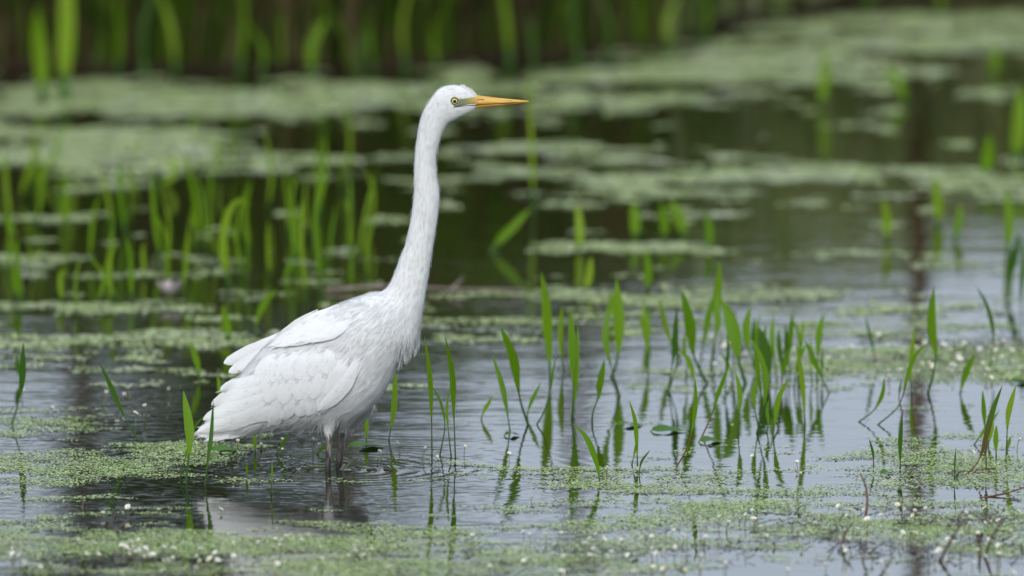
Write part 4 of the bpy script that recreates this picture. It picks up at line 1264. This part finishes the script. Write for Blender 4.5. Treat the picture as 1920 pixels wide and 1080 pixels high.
G4 = 'shoots around the egret'
for lab, pts, w, sp, m1, m2 in [
 ('thin blade standing in front of the egret tail', [(384, 910), (390, 860), (396, 815), (400, 750)], 7.5, .1, 'leaf_dark', 'stalk'),
 ('broad blurred blade beside the egret tail tip', [(349, 906), (354, 850), (355, 805), (344, 733)], 17, .3, 'leaf', 'stalk'),
 ('thin stem slanting up to the egret tail tip', [(337, 899), (350, 850), (362, 805), (384, 778)], 6, .3, 'leaf', 'stalk'),
 ('short shoot under the egret tail, upright', [(479, 850), (478, 830), (479, 808)], 7, .1, 'leaf', 'stalk'),
 ('short shoot slanting under the egret belly', [(518, 853), (528, 835), (543, 811)], 6, .1, 'leaf', 'stalk'),
 ('short shoot slanting up to the nearer egret leg', [(594, 852), (602, 843), (613, 829)], 6, .1, 'leaf', 'stalk'),
 ('tiny shoot in front of the egret belly', [(462, 895), (463, 880), (464, 868)], 5, .1, 'leaf', 'stalk'),
 ('thin stem in open water in front of the egret', [(509, 925), (510, 890), (511, 860)], 3.5, .3, 'leaf', 'stalk'),
 ('blurred shoot behind the egret legs', [(687, 830), (687, 800), (686, 775)], 8, .1, 'leaf_pale', 'stalk'),
 ('blurred leaf behind the egret breast', [(729, 826), (738, 770), (742, 690)], 11, .1, 'leaf_pale', 'stalk'),
 ('tall thin blade below the egret bib, leaning', [(810, 852), (809, 780), (806, 710), (796, 630)], 9, .3, 'leaf', 'stalk'),
 ('kinked thin stem between two tall blades', [(825, 853), (834, 800), (828, 760), (812, 725)], 5, .5, 'leaf', 'stalk'),
 ('thin stem beside the kinked one', [(846, 856), (840, 800), (838, 770), (842, 725)], 5, .4, 'leaf', 'stalk'),
 ('tall thin blade farthest from the egret bib', [(854, 858), (851, 780), (848, 700), (835, 632)], 11, .35, 'leaf', 'stalk'),
 ('lone shoot with side leaf on the duckweed edge far from the egret', [(22, 797), (34, 755), (42, 710), (44, 642)], 12, .4, 'leaf_dark', 'stalk'),
 ('long thin stem leaning left behind the duckweed', [(264, 832), (235, 785), (210, 730), (188, 683)], 9, .45, 'leaf_dark', 'stalk'),
 ('blurred shoot behind the egret back, slanting', [(478, 625), (484, 595), (497, 565), (520, 542)], 12, .1, 'leaf_pale', 'stalk'),
 ('blurred shoot above the egret tail, leaning back', [(432, 645), (428, 615), (416, 575)], 13, .1, 'leaf_pale', 'stalk'),
 ('blurred shoot close above the egret tail tip', [(374, 712), (370, 680), (358, 640)], 12, .1, 'leaf_pale', 'stalk'),
 ('blurred blade tip right behind the egret tail', [(408, 760), (412, 735), (408, 700)], 7, .1, 'leaf', 'stalk'),
]:
    e = leaf(A, lab, pts, w, sp, m1, m2, G4)
    if 'side leaf' in lab: leaf(A, None, [(42, 715), (34, 690), (31, 665)], 10, .1, 'leaf_dark', root=e)
# blurred stand of blades behind the egret's back
G5 = 'blurred blades in the dark water behind the egret'
ST5 = [((80, 345), (78, 275), 24), ((70, 420), (62, 300), 24), ((125, 430), (114, 290), 22), ((168, 490), (182, 325), 20), ((236, 440), (230, 300), 26), ((246, 565), (236, 395), 24), ((116, 565), (117, 465), 20),
       ((183, 565), (191, 495), 18), ((224, 565), (172, 465), 14), ((302, 490), (290, 325), 24), ((311, 548), (297, 355), 22), ((341, 548), (342, 435), 18), ((363, 430), (366, 370), 24), ((366, 250), (360, 190), 20),
       ((386, 480), (371, 285), 18), ((411, 495), (399, 365), 18), ((541, 445), (537, 325), 24), ((576, 565), (572, 385), 22), ((600, 545), (596, 275), 26), ((655, 480), (656, 285), 26), ((662, 545), (669, 425), 18),
       ((22, 420), (14, 290), 24), ((30, 560), (26, 470), 16), ((62, 520), (64, 430), 14), ((146, 590), (144, 500), 14), ((270, 520), (276, 410), 16), ((505, 520), (510, 400), 16), ((470, 470), (466, 330), 18), ((12, 510), (6, 390), 22), ((690, 520), (694, 410), 14), ((620, 500), (628, 390), 14), ((205, 400), (200, 300), 18)]
ORD = 'first second third fourth fifth sixth seventh eighth ninth tenth eleventh twelfth thirteenth fourteenth fifteenth sixteenth seventeenth eighteenth nineteenth twentieth'.split()
ORD += ['twenty-' + o for o in ORD[:9]] + ['thirtieth'] + ['thirty-' + o for o in ORD[:9]]
ORD = ORD[:39]
for ten, base_ in (('fortieth', 'forty-'), ('fiftieth', 'fifty-'), ('sixtieth', 'sixty-'), ('seventieth', 'seventy-')):
    ORD += [ten] + [base_ + o for o in ORD[:9]]
rb = random.Random(5)
for q in range(44):
    x = rb.uniform(5, 710); y = rb.uniform(330, 575)
    if 470 < x < 700 and y > 540: continue
    ST5.append(((x, y), (x + rb.uniform(-30, 30), y - rb.uniform(60, 190)), rb.uniform(12, 20)))

ST5.sort(key=lambda q: q[0][0])
for i, ((x0, y0), (x1, y1), w) in enumerate(ST5):
    mid = ((x0 + x1) / 2 + random.uniform(-10, 10), (y0 + y1) / 2)
    leaf('reed_blade', ORD[i] + ' blurred blade from the left edge in dark water behind the egret', [(x0, y0), mid, (x1 + random.uniform(-14, 14), y1 + random.uniform(-30, 50))], w * random.uniform(.24, .5), .05, random.choice(['leaf_pale', 'leaf', 'leaf_pale', 'leaf_pale']), 'stalk', G5, 'reed blade', 'strap', sw=w * .25)
leaf('reed_blade', 'blurred hook shaped blade behind the egret back', [(432, 540), (418, 470), (424, 410), (446, 375), (470, 385)], 15, .1, 'leaf_pale', 'stalk', None, 'reed blade', 'strap', sw=9)
leaf('reed_blade', 'blurred curled blade above the hook shaped one', [(290, 350), (318, 335), (325, 310), (308, 290)], 12, .1, 'leaf_pale', 'stalk', None, 'reed blade', 'strap', sw=8)
leaf('reed_blade', 'tall blurred reed standing straight behind the egret beak', [(1000, 400), (999, 330), (996, 250), (990, 130)], 7, .1, 'leaf_pale', 'stalk', None, 'reed blade', 'strap', sw=8)
leaf('reed_blade', 'broken yellowish reed bending down to the water beside the tall reed', [(924, 472), (935, 452), (965, 422), (995, 390)], 15, .1, 'leaf_pale', 'stalk', None, 'reed blade', 'strap', sw=12)
G6 = 'blurred blades in the water beyond the clump'
for i, ((x0, y0), (x1, y1), w) in enumerate(sorted([((1190, 445), (1187, 378), 18), ((1246, 445), (1240, 378), 16), ((1284, 442), (1256, 374), 20), ((1213, 545), (1211, 465), 14), ((1330, 465), (1324, 398), 14), ((1086, 470), (1082, 380), 14), ((1098, 545), (1108, 480), 12),
                            ((1662, 450), (1656, 370), 16), ((1760, 420), (1752, 330), 18), ((1845, 330), (1855, 250), 20), ((1905, 300), (1912, 160), 26), ((1540, 200), (1546, 90), 18), ((1700, 190), (1660, 120), 16), ((1790, 450), (1800, 380), 14), ((1860, 140), (1866, 80), 18), ((1140, 600), (1146, 545), 12), ((1215, 640), (1205, 570), 12), ((1890, 470), (1886, 350), 16)])):
    leaf('reed_blade', ORD[i] + ' blurred blade after the tall reed behind the beak, beyond the clump', [(x0, y0), ((x0 + x1) / 2 + 3, (y0 + y1) / 2), (x1, y1)], w, .05, random.choice(['leaf_pale', 'leaf']), 'stalk', G6, 'reed blade', 'strap', sw=w * .55)
G7 = 'blurred reeds at the foot of the far bank'
for i, (x, y0, y1, w) in enumerate(sorted([(272, 140, -60, 30), (450, 140, -90, 26), (585, 140, 30, 28), (672, 140, 60, 26), (700, 130, -50, 20), (820, 125, 50, 24), (956, 120, -90, 30), (1000, 118, 20, 22), (1085, 112, -40, 28),
                     (1260, 92, -10, 30), (330, 135, -30, 22), (180, 130, -80, 26), (490, 138, 40, 20), (760, 128, -60, 22), (1140, 104, -20, 20), (1320, 80, -60, 26), (220, 135, -20, 22), (1620, 30, -50, 24), (1760, 24, -60, 24)])):
    leaf('reed_blade', ORD[i] + ' blurred green reed from the left along the dark far bank', [(x, y0), (x + random.uniform(-10, 10), (y0 + y1) / 2), (x + random.uniform(-45, 45), y1)], w * random.uniform(.3, .62), .05, random.choice(['leaf', 'leaf_dark', 'leaf_pale']), 'stalk', G7, 'reed blade', 'strap', sw=w * .6)
leaf('reed_blade', 'bright blurred reed with a rounded tip before the far bank', [(80, 192), (78, 130), (72, 70), (70, 12)], 24, .1, 'leaf_pale', 'stalk', None, 'reed blade', 'strap', sw=20)
leaf('reed_blade', 'tallest bright blurred reed beside the round tipped one', [(120, 190), (122, 110), (126, 20), (122, -110)], 28, .1, 'leaf_pale', 'stalk', None, 'reed blade', 'strap', sw=24)

# ------------------------------------------------------------------ floating leaves, log, twigs, mud
def pad(name, label, cx, cy, wpx, dpx, tilt, mat='pad', cat='floating leaf', rot=0.0):
    B = W(cx, cy); k = K(B.y)
    e = empty(name, B + Vector((0, 0, 0.004)), label, cat)
    V, F, uvs = [], [], []
    n = 16; hl = wpx * k / 2; hw = dpx * k / 2 / math.sin(R(6.4))
    for i in range(n + 1):
        t = i / n; x = (t - 0.5) * 2 * hl
        w = hw * (math.sin(math.pi * min(1, t * 1.02)) ** 0.8 if 0 < t < 1 else 0.03)
        for s in (-1, -0.5, 0, 0.5, 1):
            xx, yy = x, s * w
            z = tilt * yy + 0.10 * abs(s) * w * 0.4 + 0.004 * math.sin(t * 5 + s)
            V.append((xx * math.cos(rot) - yy * math.sin(rot), xx * math.sin(rot) + yy * math.cos(rot), max(z, -0.0015)))
            uvs.append((0.5 + 0.5 * s, t))
    for i in range(n):
        for j in range(4):
            a = i * 5 + j; F.append((a, a + 1, a + 6, a + 5))
    link('blade', pymesh('blade', V, F, True, uvs), M[mat], e)
    pth = [Vector((-hl * math.cos(rot), -hl * math.sin(rot), 0.0)), Vector((-hl * 1.25 * math.cos(rot), -hl * 1.25 * math.sin(rot), -0.01)), Vector((-hl * 1.4 * math.cos(rot), -hl * 1.4 * math.sin(rot), -0.05))]
    v2, f2 = tube_data(pth, [0.0014] * 3, 6)
    link('stalk', pymesh('stalk', v2, f2), M['stem'], e)
pad('floating_leaf', 'glossy oval leaf floating beside the brown stalked plant', 1254, 809, 62, 7, 0.12)
pad('floating_leaf', 'smaller oval leaf floating at the foot of the brown stalk', 1333, 829, 42, 7, 0.08)
pad('floating_leaf', 'thin dull leaf floating between bent stalk and thin shoot', 1182, 798, 52, 4, 0.02)
pad('floating_leaf', 'long narrow leaf floating behind the egret legs', 690, 838, 70, 7, 0.03, rot=0.12)
pad('floating_leaf', 'pale scrap of leaf floating in the duckweed near the twig', 1664, 889, 24, 5, 0.05)
pad('floating_leaf', 'brownish leaf floating among flowers close to the camera', 1187, 1048, 26, 6, 0.06)
pad('floating_leaf', 'curled pale leaf floating under the egret tail', 425, 846, 58, 7, 0.10, mat='pad')
pad('floating_leaf', 'faint narrow leaf cut by the frame beyond the reddish leaf', 1915, 717, 40, 5, 0.05)
pad('floating_leaf', 'tiny leaf floating near the slender leaf and side shoot', 962, 817, 30, 3, 0.02)

def twig(label, pts, w, mat='twig', name='twig', cat='twig', lift=0.0):
    B = W(*pts[0]); k = K(B.y)
    p3 = [P(x, y, B.y + 0.02 * i) for i, (x, y) in enumerate(pts)]
    path = catmull(p3, 12)
    d = (path[1] - path[0]).normalized()
    path = [path[0] - d * 0.02] + path
    e = empty(name, B, label, cat)
    rr = [w * k / 2 * (1.1 - 0.5 * i / 13 + random.uniform(-0.12, 0.12)) for i in range(len(path))]
    v2, f2 = tube_data([p - B for p in path], rr, 7)
    link('stem', pymesh('stem', v2, f2), M[mat], e)
    # a broken side spur
    i = 7; s = path[i] - B
    q = s + Vector((random.uniform(-1, 1) * 0.012, 0.004, 0.008))
    v2, f2 = tube_data([s, q], [w * k * 0.3, w * k * 0.12], 5)
    link('spur', pymesh('spur', v2, f2), M[mat], e)
for lab, pts, w in [
  ('pinkish crooked twig standing out of the duckweed', [(1623, 970), (1626, 945), (1624, 915), (1613, 888)], 5),
  ('dark forked twig among the white flowers', [(1578, 1028), (1585, 1000), (1599, 980)], 5),
  ('dark slanting twig in the flowers near the bottom edge', [(1762, 1052), (1782, 1015), (1805, 978)], 6),
  ('dark twig slanting beside the short upright one', [(1846, 1045), (1861, 1005), (1882, 976)], 6),
  ('short upright dark twig between two slanting twigs', [(1838, 1040), (1837, 1018), (1838, 998)], 5),
  ('small twig stub below the dark forked twig', [(1617, 1052), (1621, 1036), (1625, 1024)], 4),
  ('blurred twig leaning at the bottom edge', [(1650, 1082), (1662, 1065), (1671, 1048)], 6),
  ('thick brown twig stub in front of the egret', [(226, 988), (235, 980), (245, 971)], 6),
  ('thin bent brown twig beside the thick stub', [(205, 989), (212, 972), (218, 950)], 4),
  ('straight dark twig standing in open water near the duckweed', [(155, 956), (155, 944), (155, 930)], 3),
  ('reddish stem lying on the duckweed by the reddish leaf', [(1792, 886), (1830, 882), (1866, 878)], 4),
  ('brown stem lying across the duckweed below the reddish leaf', [(1850, 932), (1885, 925), (1920, 914)], 4)]:
    twig(lab, pts, w, 'twig' if 'pink' not in lab and 'reddish' not in lab else 'stalk_red')
# pinkish log behind the neck
B = W(610, 549); E = W(985, 549); k = K(B.y)
path = catmull([B, B.lerp(E, .3) + Vector((0, 0.02, 0.006)), B.lerp(E, .65) + Vector((0, -0.02, 0.004)), E], 16)
e = empty('fallen_stem', B, 'pinkish blurred dead stem floating behind the egret neck', 'log')
v2, f2 = tube_data([p - B + Vector((0, 0, 0.006)) for p in path], [0.0040 - 0.002 * i / 16 for i in range(17)], 9)
link('stem', pymesh('stem', v2, f2), M['log'], e)
for i in (5, 10):
    s = path[i] - B
    v2, f2 = tube_data([s, s + Vector((0.03, 0.02, 0.03))], [0.004, 0.0015], 5)
    link('spur', pymesh('spur', v2, f2), M['log'], e)
# pink water flower floating behind the egret's back
def lily(cx, cy, label):
    B = W(cx, cy); e = empty('faded_lily', B + Vector((0, 0, 0.008)), label, 'flower')
    m1 = plain_mat('faded_pink_petal', (0.36, 0.30, 0.30), (0.48, 0.42, 0.41), 60, 0.6, 0)
    for i in range(9):
        a = i * 6.28 / 9 + random.uniform(-.2, .2); L = 0.03
        V, F = [], []
        for j in range(6):
            t = j / 5; w = 0.009 * math.sin(math.pi * (0.1 + 0.85 * t))
            for s in (-1, 0, 1):
                rr = t * L; V.append((math.cos(a) * rr - math.sin(a) * w * s, math.sin(a) * rr + math.cos(a) * w * s, 0.002 + 0.03 * t * t + 0.004 * abs(s)))
        for j in range(5):
            for q in range(2):
                b = j * 3 + q; F.append((b, b + 1, b + 4, b + 3))
        link('petal', pymesh('petal', V, F), m1, e)
    v2, f2 = ball(Vector((0, 0, 0.006)), 0.006, 1, 1, 0.7, 10, 6)
    link('centre', pymesh('centre', v2, f2), M['centre'], e)
lily(318, 563, 'faded pink flower floating in the blurred weed behind the egret')
# lumps of mud and bubbles stirred up round the legs
for i, (x, y, s) in enumerate([(575, 880, 7), (651, 884, 9), (692, 881, 10), (724, 881, 10), (600, 884, 6), (668, 876, 6), (708, 874, 6), (546, 872, 6)]):
    B = W(x, y); k = K(B.y)
    V, F = ball(Vector((0, 0, 0)), s * k * 0.5, 1, 1.2, 0.45, 10, 6)
    V = [(a * random.uniform(.8, 1.2), b * random.uniform(.8, 1.2), c) for a, b, c in V]
    o = link('mud_clump', pymesh('mud_clump', V, F), M['mud'])
    o.location = B + Vector((0, 0, 0.001))
    tag(o, 'small dark lump of mud stirred up beside the egret legs', 'mud', 'lumps of mud round the egret legs')

# ------------------------------------------------------------------ white crowfoot flowers
def petals_mesh(open_, np_=5, r=0.0058):
    V, F = [], []
    for i in range(np_):
        a = i * 2 * math.pi / np_
        o = len(V)
        for j in range(4):
            t = j / 3
            w = r * 0.62 * math.sin(math.pi * (0.18 + 0.68 * t))
            rr = r * t * open_ + 0.0006
            z = r * t * (1.15 - open_) + (0.0004 * j if open_ > .8 else 0.0)
            for s in (-1, 0, 1):
                V.append((math.cos(a) * rr - math.sin(a) * w * s, math.sin(a) * rr + math.cos(a) * w * s, z + abs(s) * 0.0005))
        for j in range(3):
            for q in range(2):
                b = o + j * 3 + q; F.append((b, b + 1, b + 4, b + 3))
    return pymesh('petals', V, F)
PET = [petals_mesh(0.8), petals_mesh(0.62), petals_mesh(0.5, 5, 0.0055), petals_mesh(0.36, 4, 0.0055)]
for p in PET: p.materials.append(M['petal'])
v2, f2 = ball(Vector((0, 0, 0.0012)), 0.0019, 1, 1, 0.8, 8, 5)
CEN = pymesh('centre', v2, f2); CEN.materials.append(M['centre'])
STM = []
for q in range(4):
    bend = [0.0, 0.15, -0.2, 0.35][q]
    pth = catmull([(0, 0, -0.35), (bend * 0.15, 0.02, 0.3), (bend * 0.5, 0.0, 0.7), (bend, 0.0, 1.0)], 6)
    v2, f2 = tube_data([Vector((p.x, p.y, p.z)) for p in pth], [1.0] * 7, 5)
    # unit height; thickness set on build
    V = []
    for i, p in enumerate(pth):
        for kk in range(5):
            an = kk * 6.283 / 5
            V.append((p.x + 0.045 * math.cos(an), p.y + 0.045 * math.sin(an), p.z))
    me = pymesh('stem', V, f2); me.materials.append(M['stem']); STM.append((me, bend))
def flower(px, py, label, group, h=None, size=1.0, kind=None):
    """px,py: where the white head shows"""
    if h is None: h = random.uniform(0.010, 0.026)
    # the head sits h above the water: find the foot
    B = W(px, py + h / K(0))
    kind = random.choices([0, 1, 2, 3], [4, 3, 3, 2])[0] if kind is None else kind
    me, bend = random.choice(STM)
    e = empty('crowfoot_flower', B, label, 'flower', group)
    e.rotation_euler = (0, 0, random.uniform(0, 6.28))
    s = link('stem', me, None, e); s.scale = (h * 0.8, h * 0.8, h)
    if h * 0.8 * 0.045 < 0.0006: s.scale = (0.0135, 0.0135, h)
    bx = bend * s.scale.x
    p = link('petals', PET[kind], None, e); p.location = (bx, 0, h)
    p.rotation_euler = (random.uniform(-.8, .8), random.uniform(-.8, .8), random.uniform(0, 6.28)); sc = size * random.uniform(.85, 1.2); p.scale = (sc, sc, sc)
    c = link('centre', CEN, None, e); c.location = (bx, 0, h); c.rotation_euler = p.rotation_euler; c.scale = p.scale
# heads one can point at
for x, y, h, k_, lab in [
  (240, 951, .016, 0, 'white flower leaning on a yellow stem beside the thick twig stub'), (415, 955, .008, 0, 'open white flower floating on the egret reflection'),
  (367, 829, .012, 2, 'white bud on a short stem at the egret tail tip'), (955, 852, .012, 2, 'white flower alone in open water below the slender leaf'),
  (1137, 877, .022, 2, 'white flower bud beside the foot of the low arching leaf'), (996, 934, .008, 1, 'white flower at the edge of the duckweed, below the broad leaf'),
  (716, 847, .018, 2, 'white bud on a yellow stem nearest the egret far leg'), (750, 832, .020, 3, 'taller white bud behind the far leg bud'), (792, 840, .026, 3, 'white bud on the longest stem in the rippled water'),
  (824, 858, .020, 3, 'white bud standing at the foot of the thin tall blades'), (870, 838, .020, 3, 'white bud beyond the thin tall blades'), (528, 842, .010, 0, 'open white flower beside the slanting belly shoot'),
  (525, 825, .024, 3, 'white bud above the open flower under the egret belly'), (445, 828, .024, 3, 'white bud on a stem under the egret tail'), (487, 834, .018, 3, 'white bud beside the upright shoot under the tail'),
  (587, 823, .034, 3, 'tall thin bud stem near the slanting leg shoot'), (597, 834, .020, 3, 'short bud stem close to the nearer egret leg'), (448, 850, .006, 1, 'white flower lying low on the water under the tail'),
  (193, 963, .008, 2, 'white bud near the thin bent twig'), (1411, 856, .018, 2, 'white bud at the duckweed edge under the clump'), (1495, 867, .014, 2, 'white bud standing apart beyond the clump foot'), (1500, 888, .016, 3, 'white bud just below the one standing apart'),
  (1657, 910, .010, 0, 'open white flower beside the pinkish crooked twig'), (1822, 848, .008, 1, 'white flower beside the foot of the reddish leaf'), (1907, 825, .022, 3, 'tall white bud beyond the slender lance leaf')]:
    flower(x, y, lab, 'single white crowfoot flowers', h, 1.0, k_)
def cluster(n, x0, x1, y0, y1, label, group, hmin=.008, hmax=.024, size=1.0, foci=None):
    pts = []
    t = 0
    while len(pts) < n and t < n * 60:
        t += 1
        if foci and random.random() < .75:
            fx, fy, sx, sy = random.choice(foci)
            x, y = random.gauss(fx, sx), random.gauss(fy, sy)
        else:
            x, y = random.uniform(x0, x1), random.uniform(y0, y1)
        if not (x0 <= x <= x1 and y0 <= y <= y1): continue
        if all(abs(x - a) + 2 * abs(y - b) > 8 for a, b in pts): pts.append((x, y))
    for x, y in pts: flower(x, y, label, group, random.uniform(hmin, hmax), size)
cluster(50, 2, 430, 1012, 1076, 'small white flower in the dark water corner below the egret tail', 'white flowers in the corner below the egret tail', foci=[(300, 1035, 45, 16), (40, 1055, 28, 14), (380, 1040, 30, 14), (250, 1025, 30, 10)])
cluster(26, 430, 880, 1005, 1076, 'small white flower scattered over the duckweed below the egret', 'white flowers on the duckweed below the egret', foci=[(680, 1025, 18, 10), (530, 1010, 40, 6)])
cluster(58, 880, 1330, 975, 1078, 'small white flower in the duckweed below the arching leaf', 'white flowers on the duckweed below the arching leaf', foci=[(1150, 1040, 70, 18), (1260, 1060, 50, 14), (1100, 1015, 60, 16), (1290, 1000, 40, 12)])
cluster(84, 1330, 1918, 945, 1078, 'small white flower among the dark twigs by the bottom edge', 'white flowers among the dark twigs', foci=[(1740, 965, 60, 14), (1570, 970, 30, 14), (1750, 1010, 50, 20), (1860, 970, 40, 20), (1620, 1020, 60, 20), (1850, 1030, 50, 20), (1380, 985, 40, 20)])
cluster(62, 1620, 1918, 618, 715, 'small blurred white flower on the green mat behind the paddle leaf', 'white flowers on the flowering mat', .006, .02, 1.05, foci=[(1800, 670, 40, 18), (1870, 650, 40, 20), (1770, 690, 40, 14), (1700, 680, 40, 18)])
cluster(30, 1270, 1600, 628, 712, 'small blurred white flower on the weed behind the leaf clump', 'white flowers behind the leaf clump', .006, .02, 1.05, foci=[(1290, 655, 24, 12), (1380, 670, 30, 16), (1510, 640, 30, 12)])
cluster(9, 20, 330, 715, 800, 'blurred white flower on open water behind the duckweed', 'white flowers on the open water', .008, .03, 1.0)
print('objects', len(bpy.data.objects))
